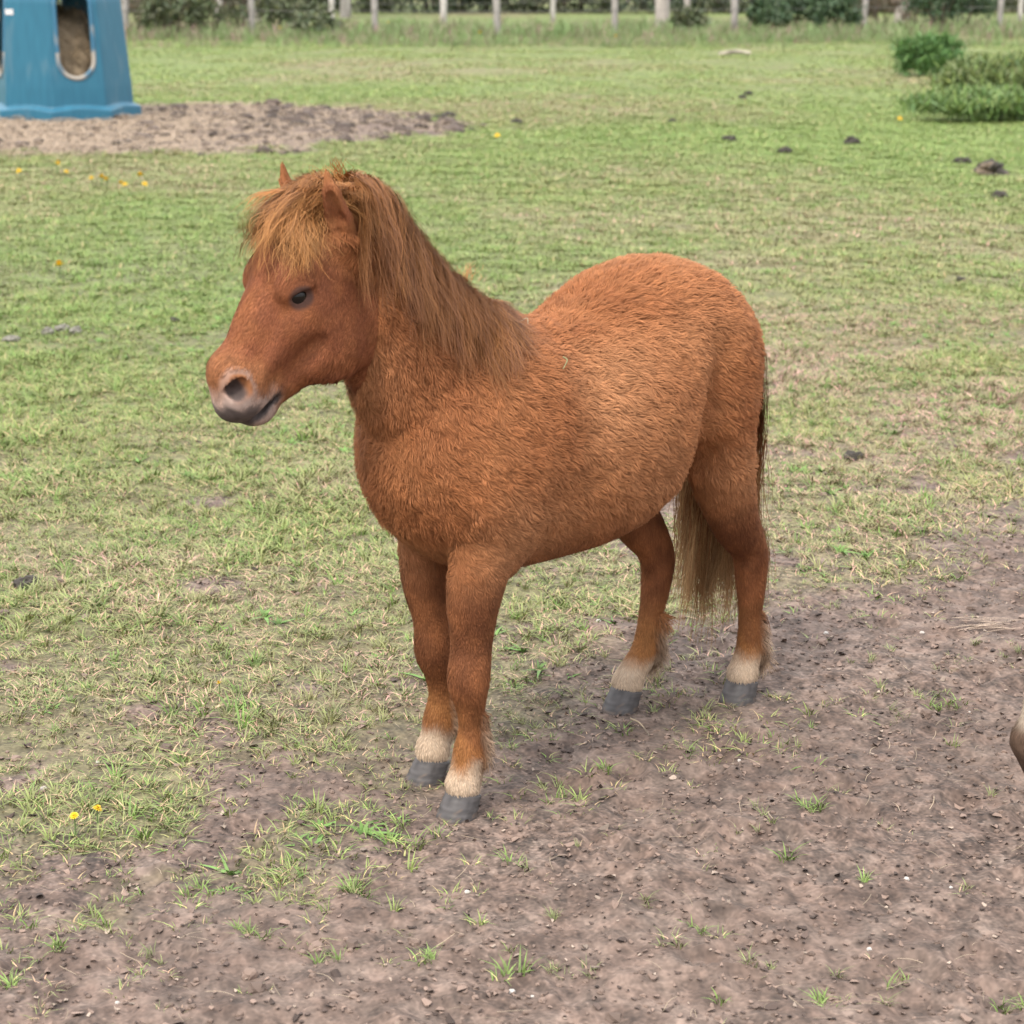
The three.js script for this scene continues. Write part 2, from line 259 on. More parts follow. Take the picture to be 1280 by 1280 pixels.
  for (let i = 0; i < 1600; i++) { const x = FX + 1.3 + rr(-3, 3), z = FZ + 1.1 + rr(-2.8, 2.8); if (litter(x, z) < rnd()) continue; const e = sstep(x - FX, -0.2, 2.4) * (1 - 0.6 * sstep(z - FZ, 0.2, 2.2)); if (rnd() > 0.25 + e) continue; const s = rr(0.015, 0.05) * (rnd() < 0.15 ? 1.8 : 1), t = rr(0.6, 1.4); hc2.push({ m: put(x, groundY(x, z) + s * 0.2, z, s, s * 0.8), c: [0.075 * t, 0.056 * t, 0.046 * t] }); }
  const fat = new Geo(); { const pts = []; for (let k = 0; k <= 4; k++) { const u = k / 4; pts.push([u - 0.5, 0.16 * Math.sin(u * 3.1), 0.12 * Math.sin(u * 5)]); } fat.ribbon(pts, pts.map(() => [0, 0, 1]), pts.map(() => 0.04), pts.map(() => [1, 1, 1])); }
  tag(instanced('trodden_hay', fat.build(), std({ roughness: 0.85 }), hy), 'trodden pale hay spread on the earth around the blue feeder', 'hay', null, 'stuff');
  tag(instanced('earth_clods', clodV[0], std({ roughness: 0.95 }), hc2), 'dark churned clods of earth beside the blue feeder', 'earth', null, 'stuff');
}
// ───────────────────────── ponies ─────────────────────────
// A pony is a smooth-min field of tapered elliptical limbs and muscles; own axes: x forward, y up, z to its right.
function ponyField(pose) {
  const P = [], cuts = [];
  const unit = (v) => { const l = Math.hypot(...v); return [v[0] / l, v[1] / l, v[2] / l]; };
  function cap(A, B, a1, a2, b1, b2, lat, k) {
    const ab = [B[0] - A[0], B[1] - A[1], B[2] - A[2]];
    return { A, ab, L: 1 / (ab[0] ** 2 + ab[1] ** 2 + ab[2] ** 2 + 1e-9), a1, a2, b1, b2, lat, k };
  }
  const chain = (pts, lat, k) => { // pts: [x,y,z, ra, rb]; smoothed by Catmull-Rom
    const out = [], n = pts.length, S = 4;
    for (let i = 0; i < n - 1; i++) for (let s = 0; s < S; s++) {
      const t = s / S, p0 = pts[Math.max(0, i - 1)], p1 = pts[i], p2 = pts[i + 1], p3 = pts[Math.min(n - 1, i + 2)];
      out.push(p1.map((_, c) => 0.5 * (2 * p1[c] + (p2[c] - p0[c]) * t + (2 * p0[c] - 5 * p1[c] + 4 * p2[c] - p3[c]) * t * t + (3 * p1[c] - p0[c] - 3 * p2[c] + p3[c]) * t * t * t)));
    }
    out.push(pts[n - 1]);
    for (let i = 0; i < out.length - 1; i++) { const a = out[i], b = out[i + 1]; P.push(cap([a[0], a[1], a[2]], [b[0], b[1], b[2]], a[3], b[3], a[4], b[4], lat, i ? Math.min(k, 0.006) : k)); }
  };
  const ell = (c, r, ax, k, cut) => { // ellipsoid with its own axes ax = [ex, ey, ez]
    (cut ? cuts : P).push({ e: 1, A: c, r, ax, k });
  };
  const Z = [0, 0, 1], I3 = [[1, 0, 0], [0, 1, 0], [0, 0, 1]];
  const dirs = (ex, z = [0, 0, 1]) => { const x = unit(ex), d = x[0] * z[0] + x[1] * z[1] + x[2] * z[2], zz = unit([z[0] - x[0] * d, z[1] - x[1] * d, z[2] - x[2] * d]); return [x, [zz[1] * x[2] - zz[2] * x[1], zz[2] * x[0] - zz[0] * x[2], zz[0] * x[1] - zz[1] * x[0]], zz]; };
  // trunk
  chain(pose.trunk.map(([x, cy, hh, hw]) => [x, cy, 0, hh, hw]), Z, 0.02);
  // neck
  chain(pose.neck, Z, 0.10);
  // head frame
  const hp = pose.poll, cd = Math.cos(pose.yaw), sd = Math.sin(pose.yaw), ct = Math.cos(pose.nod), st = Math.sin(pose.nod);
  const rot = (x, y, z) => { const X = x * ct - y * st, Y = x * st + y * ct; return [X * cd - z * sd, Y, X * sd + z * cd]; };
  const H = (x, y, z = 0) => { const q = rot(x, y, z); return [hp[0] + q[0], hp[1] + q[1], hp[2] + q[2]]; };
  const headInv = (x, y, z) => { x -= hp[0]; y -= hp[1]; z -= hp[2]; const X = x * cd + z * sd, Zz = -x * sd + z * cd; return [X * ct + y * st, -X * st + y * ct, Zz]; };
  const HZ = rot(0, 0, 1), hax = (ex) => dirs(rot(...ex), HZ);
  const hc = (pts, k) => chain(pts.map(([x, y, z, ra, rb]) => [...H(x, y, z), ra, rb]), HZ, k);
  hc([[-0.035, -0.055, 0, 0.062, 0.056], [0.018, -0.115, 0, 0.078, 0.070], [0.057, -0.172, 0, 0.079, 0.065], [0.104, -0.232, 0, 0.063, 0.049], [0.134, -0.276, 0, 0.054, 0.042], [0.152, -0.303, 0, 0.048, 0.042]], 0.045);
  for (const s of [-1, 1]) {
    ell(H(0.020, -0.212, s * 0.036), [0.082, 0.088, 0.038], hax([1, -0.5, 0]), 0.03);                    // jowl
    ell(H(0.088, -0.124, s * 0.058), [0.036, 0.026, 0.024], hax([0.62, -0.78, 0]), 0.024);               // brow over the eye
    ell(H(0.087, -0.1345, s * 0.0695), [0.028, 0.0085, 0.010], hax([0.90, -0.36, -s * 0.3]), 0.010);         // upper lid
    ell(H(0.070, -0.176, s * 0.055), [0.040, 0.018, 0.014], hax([0.6, -0.8, 0]), 0.022);                 // below the eye
    ell(H(0.108, -0.218, s * 0.044), [0.070, 0.011, 0.010], hax([0.55, -0.83, 0]), 0.02);                // facial crest
    ell(H(0.170, -0.288, s * 0.027), [0.030, 0.033, 0.020], hax([0.5, -0.85, 0]), 0.022);                // nostril wing
    ell(H(0.086, -0.146, s * 0.086), [0.0250, 0.0092, 0.020], hax([0.90, -0.36, -s * 0.3]), 0.003, true);   // eye opening
    ell(H(0.188, -0.291, s * 0.045), [0.0118, 0.0215, 0.026], hax([0.86, 0.5, s * 0.5]), 0.004, true);    // nostril
    ell(H(0.136, -0.330, s * 0.036), [0.036, 0.0042, 0.016], hax([0.66, -0.62, 0]), 0.004, true);        // mouth corner
    ell(H(0.080, -0.258, s * 0.070), [0.055, 0.018, 0.020], hax([0.6, -0.8, 0]), 0.02, true);              // hollow below the facial crest
    // ears: leaf-shaped, pricked forward, hollowed on the outer front
    const e0 = H(-0.012, -0.085, s * 0.046), e1 = H(0.012, -0.030, s * 0.068), e2 = H(0.028, 0.012, s * 0.076), e3 = H(0.035, 0.044, s * 0.074);
    const eo = unit(rot(0.62, -0.35, s * 0.7));
    P.push(cap(e0, e1, 0.022, 0.0225, 0.018, 0.013, eo, 0.02), cap(e1, e2, 0.0225, 0.014, 0.013, 0.009, eo, 0.005), cap(e2, e3, 0.014, 0.004, 0.009, 0.0035, eo, 0.005));
    const off = (p, m) => [p[0] + eo[0] * m, p[1] + eo[1] * m, p[2] + eo[2] * m];
    cuts.push(cap(off(H(0.002, -0.050, s * 0.062), 0.013), off(e1, 0.010), 0.006, 0.015, 0.006, 0.010, eo, 0.004), cap(off(e1, 0.010), off(e2, 0.007), 0.015, 0.007, 0.010, 0.005, eo, 0.004));
  }
  ell(H(0.128, -0.185, 0), [0.085, 0.024, 0.032], hax([0.5, -0.86, 0]), 0.03);                           // nose bridge
  ell(H(0.075, -0.285, 0), [0.070, 0.030, 0.030], hax([0.88, -0.47, 0]), 0.03);                          // lower jaw
  ell(H(0.178, -0.268, 0), [0.032, 0.034, 0.034], hax([0.5, -0.85, 0]), 0.03);                           // nose tip
  ell(H(0.172, -0.318, 0), [0.034, 0.027, 0.034], hax([0.7, -0.6, 0]), 0.024);                           // upper lip
  ell(H(0.130, -0.342, 0), [0.030, 0.018, 0.028], hax([0.85, -0.35, 0]), 0.014);                         // lower lip and chin
  ell(H(0.065, -0.098, 0), [0.05, 0.045, 0.055], I3, 0.03);                                              // forehead
  // muscles
  for (const m of pose.muscles) ell([m[0], m[1], m[2]], [m[3], m[4], m[5]], m[6] ? dirs(m[6]) : I3, m[7] ?? 0.05);
  for (const m of pose.hollows) ell([m[0], m[1], m[2]], [m[3], m[4], m[5]], m[6] ? dirs(m[6]) : I3, m[7] ?? 0.04, true);
  for (const leg of pose.legs) chain(leg, Z, 0.05);

  const ev = (o, x, y, z) => {
    const qx = x - o.A[0], qy = y - o.A[1], qz = z - o.A[2];
    if (o.e) {
      const [X, Y, W] = o.ax, u = (qx * X[0] + qy * X[1] + qz * X[2]) / o.r[0], v = (qx * Y[0] + qy * Y[1] + qz * Y[2]) / o.r[1], w = (qx * W[0] + qy * W[1] + qz * W[2]) / o.r[2];
      const k0 = Math.sqrt(u * u + v * v + w * w), k1 = Math.sqrt((u / o.r[0]) ** 2 + (v / o.r[1]) ** 2 + (w / o.r[2]) ** 2);
      return k1 < 1e-6 ? -Math.min(...o.r) : k0 * (k0 - 1) / k1;
    }
    let t = (qx * o.ab[0] + qy * o.ab[1] + qz * o.ab[2]) * o.L; t = t < 0 ? 0 : t > 1 ? 1 : t;
    const dx = qx - o.ab[0] * t, dy = qy - o.ab[1] * t, dz = qz - o.ab[2] * t, l = dx * o.lat[0] + dy * o.lat[1] + dz * o.lat[2], m2 = Math.max(0, dx * dx + dy * dy + dz * dz - l * l);
    const ra = o.a1 + (o.a2 - o.a1) * t, rb = o.b1 + (o.b2 - o.b1) * t, A2 = ra * ra, B2 = rb * rb;
    const k0 = Math.sqrt(m2 / A2 + l * l / B2), k1 = Math.sqrt(m2 / (A2 * A2) + l * l / (B2 * B2));
    return k1 < 1e-6 ? -Math.min(ra, rb) : k0 * (k0 - 1) / k1;
  };
  const smin = (a, b, k) => { const h = Math.max(k - Math.abs(a - b), 0) / k; return Math.min(a, b) - h * h * k * 0.25; };
  const evalList = (L, C, x, y, z) => {
    let d = 1e3;
    for (let i = 0; i < L.length; i++) d = smin(d, ev(L[i], x, y, z), L[i].k);
    for (let i = 0; i < C.length; i++) d = -smin(-d, ev(C[i], x, y, z), C[i].k);
    return d;
  };
  return { P, cuts, ev, evalList, H, headInv, sdf: (x, y, z) => evalList(P, cuts, x, y, z), rot };
}

function fieldMesh(F, lo, hi, cell) { // surface nets, with blocks far from the surface skipped
  const nx = Math.ceil((hi[0] - lo[0]) / cell), ny = Math.ceil((hi[1] - lo[1]) / cell), nz = Math.ceil((hi[2] - lo[2]) / cell), B = 8;
  const f = new Float32Array(nx * ny * nz).fill(1), at = (i, j, k) => (k * ny + j) * nx + i;
  const hd = B * cell * 0.5 * 1.7321;
  for (let bk = 0; bk < nz; bk += B) for (let bj = 0; bj < ny; bj += B) for (let bi = 0; bi < nx; bi += B) {
    const cx = lo[0] + (bi + 3.5) * cell, cy = lo[1] + (bj + 3.5) * cell, cz = lo[2] + (bk + 3.5) * cell;
    const ds = F.P.map((o) => F.ev(o, cx, cy, cz)), m = Math.min(...ds);
    if (m > hd * 1.6 + 0.03) continue;
    const L = F.P.filter((o, i) => ds[i] < m + hd * 2.4 + o.k), C = F.cuts.filter((o) => F.ev(o, cx, cy, cz) < hd * 1.6 + 0.03);
    for (let k = bk; k < Math.min(nz, bk + B); k++) for (let j = bj; j < Math.min(ny, bj + B); j++) for (let i = bi; i < Math.min(nx, bi + B); i++)
      f[at(i, j, k)] = F.evalList(L, C, lo[0] + i * cell, lo[1] + j * cell, lo[2] + k * cell);
  }
  const id = new Int32Array(nx * ny * nz).fill(-1), pos = [], idx = [];
  const E = [[0, 1], [2, 3], [4, 5], [6, 7], [0, 2], [1, 3], [4, 6], [5, 7], [0, 4], [1, 5], [2, 6], [3, 7]];
  const v = new Float32Array(8);
  for (let k = 0; k < nz - 1; k++) for (let j = 0; j < ny - 1; j++) for (let i = 0; i < nx - 1; i++) {
    let mask = 0;
    for (let c = 0; c < 8; c++) { v[c] = f[at(i + (c & 1), j + ((c >> 1) & 1), k + (c >> 2))]; if (v[c] < 0) mask |= 1 << c; }
    if (mask === 0 || mask === 255) continue;
    let x = 0, y = 0, z = 0, n = 0;
    for (const [a, b] of E) if ((v[a] < 0) !== (v[b] < 0)) {
      const t = v[a] / (v[a] - v[b]);
      x += lerp(a & 1, b & 1, t); y += lerp((a >> 1) & 1, (b >> 1) & 1, t); z += lerp(a >> 2, b >> 2, t); n++;
    }
    id[at(i, j, k)] = pos.length / 3;
    pos.push(lo[0] + (i + x / n) * cell, lo[1] + (j + y / n) * cell, lo[2] + (k + z / n) * cell);
  }
  const quad = (a, b, c, d, flip) => { if (a < 0 || b < 0 || c < 0 || d < 0) return; flip ? idx.push(a, c, b, a, d, c) : idx.push(a, b, c, a, c, d); };
  for (let k = 1; k < nz - 1; k++) for (let j = 1; j < ny - 1; j++) for (let i = 1; i < nx - 1; i++) {
    const s = f[at(i, j, k)] < 0;
    if (s !== f[at(i + 1, j, k)] < 0) quad(id[at(i, j - 1, k - 1)], id[at(i, j, k - 1)], id[at(i, j, k)], id[at(i, j - 1, k)], !s);
    if (s !== f[at(i, j + 1, k)] < 0) quad(id[at(i - 1, j, k - 1)], id[at(i - 1, j, k)], id[at(i, j, k)], id[at(i, j, k - 1)], !s);
    if (s !== f[at(i, j, k + 1)] < 0) quad(id[at(i - 1, j - 1, k)], id[at(i, j - 1, k)], id[at(i, j, k)], id[at(i - 1, j, k)], !s);
  }
  const g = new THREE.BufferGeometry();
  g.setAttribute('position', new THREE.Float32BufferAttribute(pos, 3)); g.setIndex(idx); g.computeVertexNormals();
  return g;
}

function hoofGeo(toe) { // toe: forward direction in the ground plane; a slanted horn box, wider at the ground, with growth rings
  const rings = 12, seg = 36, g = new Geo();
  for (let r = 0; r <= rings + 1; r++) for (let s = 0; s < seg; s++) {
    const u = Math.min(1, r / rings), a = s / seg * Math.PI * 2, ca = Math.cos(a), sa = Math.sin(a);
    const ridge = 0.0009 * Math.sin(u * 30 + Math.sin(a * 3) * 0.8) + 0.0007 * n3(ca * 3, u * 9, sa * 3);
    let R = lerp(0.0385, 0.0325, u) + ridge - (r === 0 ? 0.004 : 0) - (r === rings + 1 ? 0.012 : 0);
    const fx = ca > 0 ? 1.02 : 0.86 - 0.1 * Math.abs(ca), y = u * (0.046 + 0.010 * ca) - (r === 0 ? 0.004 : 0.002) + (r > rings ? 0.001 : 0);
    const x = ca * R * fx + (1 - u) * 0.026 - 0.006, z = sa * R;
    const tone = 1 + 0.6 * n3(ca * 1.5, u * 11, sa * 1.5) + 0.45 * n3(ca * 14, u * 2, sa * 14), c = [0.062 * tone, 0.056 * tone, 0.056 * tone];
    const mud = sstep(n3(ca * 4 + 3, u * 5, sa * 4) + 0.6 * n3(ca * 11, u * 12, sa * 11) + 0.75 - u * 1.9, 0.3, 0.5);
    g.vert(x * toe[0] - z * toe[1], y, x * toe[1] + z * toe[0], 0, 1, 0, mix3(c, [0.12, 0.085, 0.065], mud * 0.75));
  }
  for (let r = 0; r <= rings; r++) for (let s = 0; s < seg; s++) { const a = r * seg + s, b = r * seg + (s + 1) % seg; g.tri(a, a + seg, b); g.tri(b, a + seg, b + seg); }
  const geo = g.build(); geo.computeVertexNormals(); return geo;
}

let lastField;
const hash3 = (a, b, c) => { let h = Math.imul(a, 73856093) ^ Math.imul(b, 19349663) ^ Math.imul(c, 83492791); h = Math.imul(h ^ (h >>> 15), 0x2c1b3c6d); h = Math.imul(h ^ (h >>> 12), 0x297a2d39); return (h ^ (h >>> 15)) >>> 0; };
const furry = (o) => new THREE.MeshPhysicalMaterial({ side: THREE.DoubleSide, specularIntensity: 0.35, ...o });
function makePony(name, pose, pal, cell, furCount, hair, seedAt) {
  seed = seedAt;
  const F = lastField = ponyField(pose), root = group(name, ...pose.origin); root.rotation.y = pose.turn;
  const bodyGeo = fieldMesh(F, pose.lo, pose.hi, cell);
  const pos = bodyGeo.attributes.position, nor = bodyGeo.attributes.normal;
  // what grows where: {c: colour, len, dir, wide}
  const legY = 0.44;
  const spot = (x, y, z) => {
    const h = F.headInv(x, y, z), onHead = h[0] * 0.52 - h[1] * 0.855 > 0.055 && h[0] > -0.075 - h[1] * 0.05 && h[1] < 0 && Math.abs(h[2]) < 0.11 && h[1] > -0.4 && h[0] > -0.09;
    const along = h[0] * 0.52 - h[1] * 0.855;
    const m1 = n3(x * 9, y * 9, z * 9), m2 = n3(x * 37, y * 30, z * 37), m3 = n3(x * 4 + 9, y * 4, z * 4);
    let c = mix3(pal.coat, pal.coat2, clamp(0.5 + 0.55 * m1 + 0.35 * m2)); c = mix3(c, pal.coat3, clamp(m3 * 1.3 + 0.2) * 0.75);
    let len = 0.0165 + 0.005 * m1, dir = [-0.75, -0.55, 0], lift = 0.55, wide = 0.0009;
    const isEar = h[1] > -0.05 && h[0] > -0.04 && Math.abs(h[2]) > 0.045 && Math.abs(h[2]) < 0.12 && h[0] < 0.06;
    if (isEar) { c = mix3(pal.head, pal.coat, clamp(0.5 + m2)); len = 0.006; dir = F.rot(0.1, 1, 0); lift = 0.2; wide = 0.0009; return { c, len, dir, lift, wide, ear: 1 }; }
    if (onHead) {
      const face = sstep(along, 0.06, 0.12);
      c = mix3(c, mix3(pal.head, pal.coat2, clamp(0.3 + 0.7 * m2 + 0.4 * m1)), face);
      dir = F.rot(0.52, -0.855, 0); const low = sstep(-h[1] - 0.4 * h[0], 0.22, 0.29);
      len = lerp(lerp(0.024, 0.009, face), 0.017, low * (1 - sstep(along, 0.26, 0.32))); lift = 0.2; wide = 0.0010;
      // mealy muzzle: pale ring, dark grey lips and nostrils with a broken edge
      const e = m2 * 0.012 + m1 * 0.016, tipD = along + e;
      const tan = sstep(tipD, pal.tanFrom ?? 0.275, (pal.tanFrom ?? 0.275) + 0.05), grey = sstep(along * 0.9 - h[0] * 0.55 + e, 0.205, 0.235) * sstep(h[0], 0.09, 0.12) * sstep(along, 0.29, 0.32);
      c = mix3(mix3(c, pal.tan, tan * (pal.tanFrom ? 0.97 : 0.8)), pal.mealy, grey * 0.85);
      const line = (h[0] - 0.136) * 0.685 + (h[1] + 0.330) * 0.728;                            // distance above the mouth line
      const lip = sstep(h[0], 0.098, 0.112) * (1 - sstep(Math.abs(line) + e * 0.25, 0.005, 0.011)), under = sstep(-h[1] + e * 1.2, 0.318, 0.334) * sstep(h[0], 0.14, 0.155);
      const nost = 1 - sstep(Math.hypot(h[0] - 0.188, (h[1] + 0.291) * 0.75, (Math.abs(h[2]) - 0.044) * 0.25) + e * 0.3, 0.0125, 0.0175);
      c = mix3(c, pal.skin, Math.max(lip * 0.92, under * 0.85, nost * 0.9));
      const speck = 1 + 0.30 * n3(x * 130, y * 130, z * 130) + 0.25 * n3(x * 60, y * 60, z * 60); if (tipD > 0.30) c = c.map((v) => v * speck);
      const ring = sstep(Math.hypot(h[0] - 0.184, (h[1] + 0.289) * 0.7) + e * 0.3, 0.016, 0.02) * (1 - sstep(Math.hypot(h[0] - 0.184, (h[1] + 0.289) * 0.7) + e * 0.3, 0.024, 0.03));
      if (nost < 0.5 && lip < 0.5) c = mix3(c, pal.mealy, ring * 0.4);
      const eye = Math.hypot(h[0] - 0.086, h[1] + 0.147, (Math.abs(h[2]) - 0.07) * 0.6);
      c = mix3(c, pal.skin, (1 - sstep(eye + m2 * 0.004, 0.017, 0.025)) * 0.7);
      if (eye < 0.023) len = 0; else if (eye < 0.032) len = 0.004;
      if (tipD > 0.33 && h[0] > 0.10) len = nost > 0.2 || lip > 0.4 || under > 0.5 ? 0 : 0.004;
      if (Math.hypot(h[0] - 0.188, (h[1] + 0.289) * 0.8) < 0.026 && Math.abs(h[2]) > 0.02) len = 0;
      return { c, len, dir, lift, wide };
    }
    const leg = 1 - sstep(y, legY - 0.06, legY + 0.08);
    // neck: hair runs down and back
    const nk = sstep(y, 0.62, 0.8) * sstep(x, 0.22, 0.36);
    dir = [lerp(dir[0], -0.35, nk), lerp(dir[1], -0.95, nk), 0];
    // belly hair longer and hanging, back hair sweeping to the tail
    const belly = (1 - sstep(y, 0.44, 0.62)) * (1 - leg) * sstep(0.3 - Math.abs(x + 0.05), 0, 0.1), top = sstep(y, 0.8, 0.88) * (1 - sstep(x, 0.15, 0.3));
    len *= 1 + 0.4 * belly; dir = [dir[0] - 0.4 * top, dir[1] - 0.6 * belly, dir[2]];
    if (leg > 0) {
      const lc = mix3(pal.leg, pal.coat2, clamp(0.35 + 0.8 * m1 + 0.5 * m2));
      c = mix3(c, lc, leg * 0.85); dir = [lerp(dir[0], -0.12, leg), lerp(dir[1], -1, leg), 0]; len = lerp(len, 0.0092, leg); lift = 0.24;
      if (y < 0.24) { // pale pasterns and golden cannons with uneven edges, longer hair behind the fetlock
        const L = pose.legs.map((l, i) => [Math.hypot(x - l[l.length - 2][0], z - l[l.length - 2][2]), i]).sort((a, b) => a[0] - b[0])[0][1], leg0 = pose.legs[L], j = leg0[leg0.length - 3];
        const back = sstep(j[0] - x, -0.002, 0.022), edge = m2 * 0.012 + m1 * 0.014;
        const gold = (1 - sstep(y + edge * 2, 0.15, 0.25)) * (0.35 + 0.65 * sstep(m1 + 0.3 * m2, -0.2, 0.3)); c = mix3(c, pal.gold, gold * 0.7);
        const pale = Math.max(1 - sstep(y + edge * 1.3, 0.078, 0.122), back * (1 - sstep(y + edge, 0.12, 0.20)) * 0.85); c = mix3(c, pal.pale, pale);
        if (y < 0.19 && y > 0.05) { len = lerp(len, L > 1 ? 0.048 : 0.036, back * sstep(y, 0.05, 0.09)); dir = [lerp(dir[0], -0.55, back), -1, 0]; lift = lerp(lift, 0.5, back); }
        if (y < 0.06) len = 0.009;
      }
    }
    return { c, len, dir, lift, wide };
  };
  // shaggy relief on the skin itself, then colours
  const cols = new Float32Array(pos.count * 3);
  for (let i = 0; i < pos.count; i++) {
    const x = pos.getX(i), y = pos.getY(i), z = pos.getZ(i), s = spot(x, y, z);
    const d = s.len > 0.012 ? (0.0018 * n3(x * 55, y * 40, z * 55) + 0.0040 * n3(x * 22, y * 17, z * 22)) * Math.min(1, s.len / 0.022) : 0;
    pos.setXYZ(i, x + nor.getX(i) * d, y + nor.getY(i) * d, z + nor.getZ(i) * d);
    cols.set(s.c, i * 3);
  }
  bodyGeo.setAttribute('color', new THREE.BufferAttribute(cols, 3)); bodyGeo.computeVertexNormals();
  mesh('body', bodyGeo, furry({ vertexColors: true, roughness: 0.75 }), root);
  // coat: short bent hairs
  const blade = new Geo(), us = [0, 0.36, 0.7, 1];
  blade.ribbon(us.map((u) => [u, 0.55 * u - 0.42 * u * u, 0]), us.map(() => [0, 0, 1]), [0.9, 1, 0.7, 0], us.map((u) => [1, 1, 1]));
  const bladeGeo = blade.build();
  const idx = bodyGeo.index.array, nT = idx.length / 3, cum = new Float32Array(nT); let sum = 0;
  for (let t = 0; t < nT; t++) {
    const a = idx[t * 3] * 3, b = idx[t * 3 + 1] * 3, c = idx[t * 3 + 2] * 3, q = pos.array;
    const ux = q[b] - q[a], uy = q[b + 1] - q[a + 1], uz = q[b + 2] - q[a + 2], vx = q[c] - q[a], vy = q[c + 1] - q[a + 1], vz = q[c + 2] - q[a + 2];
    const hh = F.headInv(q[a], q[a + 1], q[a + 2]), w = hh[0] > -0.08 && hh[1] > -0.4 ? 1.9 : q[a + 1] < 0.4 ? 1.5 : 1;
    sum += Math.hypot(uy * vz - uz * vy, uz * vx - ux * vz, ux * vy - uy * vx) * w; cum[t] = sum;
  }
  const list = [], mtx = new THREE.Matrix4(), n = V(0, 0, 0), tdir = V(0, 0, 0), side = V(0, 0, 0);
  for (let h = 0; h < furCount; h++) {
    const r = rnd() * sum; let lo = 0, hi = nT - 1; while (lo < hi) { const m = (lo + hi) >> 1; cum[m] < r ? lo = m + 1 : hi = m; }
    let a = rnd(), b = rnd(); if (a + b > 1) { a = 1 - a; b = 1 - b; }
    const i0 = idx[lo * 3], i1 = idx[lo * 3 + 1], i2 = idx[lo * 3 + 2], c0 = 1 - a - b;
    const x = pos.getX(i0) * c0 + pos.getX(i1) * a + pos.getX(i2) * b, y = pos.getY(i0) * c0 + pos.getY(i1) * a + pos.getY(i2) * b, z = pos.getZ(i0) * c0 + pos.getZ(i1) * a + pos.getZ(i2) * b;
    const s = spot(x, y, z); if (!s.len) continue;
    n.set(nor.getX(i0), nor.getY(i0), nor.getZ(i0)).normalize();
    const wob = s.len > 0.012 ? 0.95 : 0.35;
    tdir.set(s.dir[0] + wob * n3(x * 38, y * 32, z * 38 + 5) + 0.22 * gauss(), s.dir[1] + wob * n3(x * 38 + 40, y * 32, z * 38) + 0.22 * gauss(), s.dir[2] + wob * n3(x * 38, y * 32 + 40, z * 38) + 0.22 * gauss());
    let clumpTone = 1;
    if (s.len > 0.010) { // hairs of one tuft lean together
      const cs = 0.017, ci = Math.floor(x / cs), cj = Math.floor(y / cs), ck = Math.floor(z / cs); let best = 1e9, bx = 0, by = 0, bz = 0, bh = 0;
      for (let a2 = -1; a2 < 2; a2++) for (let b2 = -1; b2 < 2; b2++) for (let c2 = -1; c2 < 2; c2++) {
        const hq = hash3(ci + a2, cj + b2, ck + c2), px = (ci + a2 + (hq & 255) / 255) * cs, py = (cj + b2 + ((hq >> 8) & 255) / 255) * cs, pz = (ck + c2 + ((hq >> 16) & 255) / 255) * cs, d2 = (px - x) ** 2 + (py - y) ** 2 + (pz - z) ** 2;
        if (d2 < best) { best = d2; bx = px; by = py; bz = pz; bh = (hq >> 24) & 127; }
      }
      tdir.normalize(); tdir.x += 0.5 * (bx - x) / s.len; tdir.y += 0.5 * (by - y) / s.len; tdir.z += 0.5 * (bz - z) / s.len; clumpTone = 0.90 + 0.22 * bh / 127;
    }
    tdir.addScaledVector(n, -tdir.dot(n)); if (tdir.lengthSq() < 1e-4) tdir.set(0, -1, 0).addScaledVector(n, n.y); tdir.normalize();
    side.crossVectors(n, tdir).negate();
    const L = s.len * rr(0.65, 1.25) * (1 + 0.35 * n3(x * 60, y * 45, z * 60)), up = L * s.lift / 0.3 * rr(0.8, 1.5), w = s.wide * rr(0.7, 1.3);
    mtx.set(tdir.x * L, n.x * up, side.x * w, x, tdir.y * L, n.y * up, side.y * w, y, tdir.z * L, n.z * up, side.z * w, z, 0, 0, 0, 1);
    const br = clumpTone * rr(0.78, 1.28) * (1 + 0.18 * n3(x * 42 + 11, y * 36, z * 42)); list.push({ m: mtx.clone(), c: [Math.min(0.95, s.c[0] * br * 1.03), Math.min(0.95, s.c[1] * br), Math.min(0.95, s.c[2] * br * 0.97)] });
  }
  const coat = instanced('coat', bladeGeo, furry({ roughness: 0.7 }), list, root); coat.userData.kind = 'stuff';
  // hooves
  pose.legs.forEach((l, i) => { const e = l[l.length - 1]; const m = mesh('hoof', hoofGeo(pose.toes[i]), std({ vertexColors: true, roughness: 0.55 }), root); m.position.set(e[0] + pose.hoofShift[i], -0.004, e[2]); });
  // eyes
  for (const s of [-1, 1]) {
    const e = F.H(0.086, -0.1475, s * 0.0565), eg = new THREE.SphereGeometry(0.0185, 32, 24);
    const m = mesh('eye', eg, new THREE.MeshPhysicalMaterial({ color: rgb(0.010, 0.007, 0.005), roughness: 0.12, specularIntensity: 0.6 }), root); m.position.set(...e);
  }
  // long hair: locks grown from roots, falling under gravity and lying on the body
  const grad = (x, y, z) => { const e = 0.004, d = F.sdf(x, y, z), g = [F.sdf(x + e, y, z) - d, F.sdf(x, y + e, z) - d, F.sdf(x, y, z + e) - d], l = Math.hypot(...g) || 1; return [d, g[0] / l, g[1] / l, g[2] / l]; };
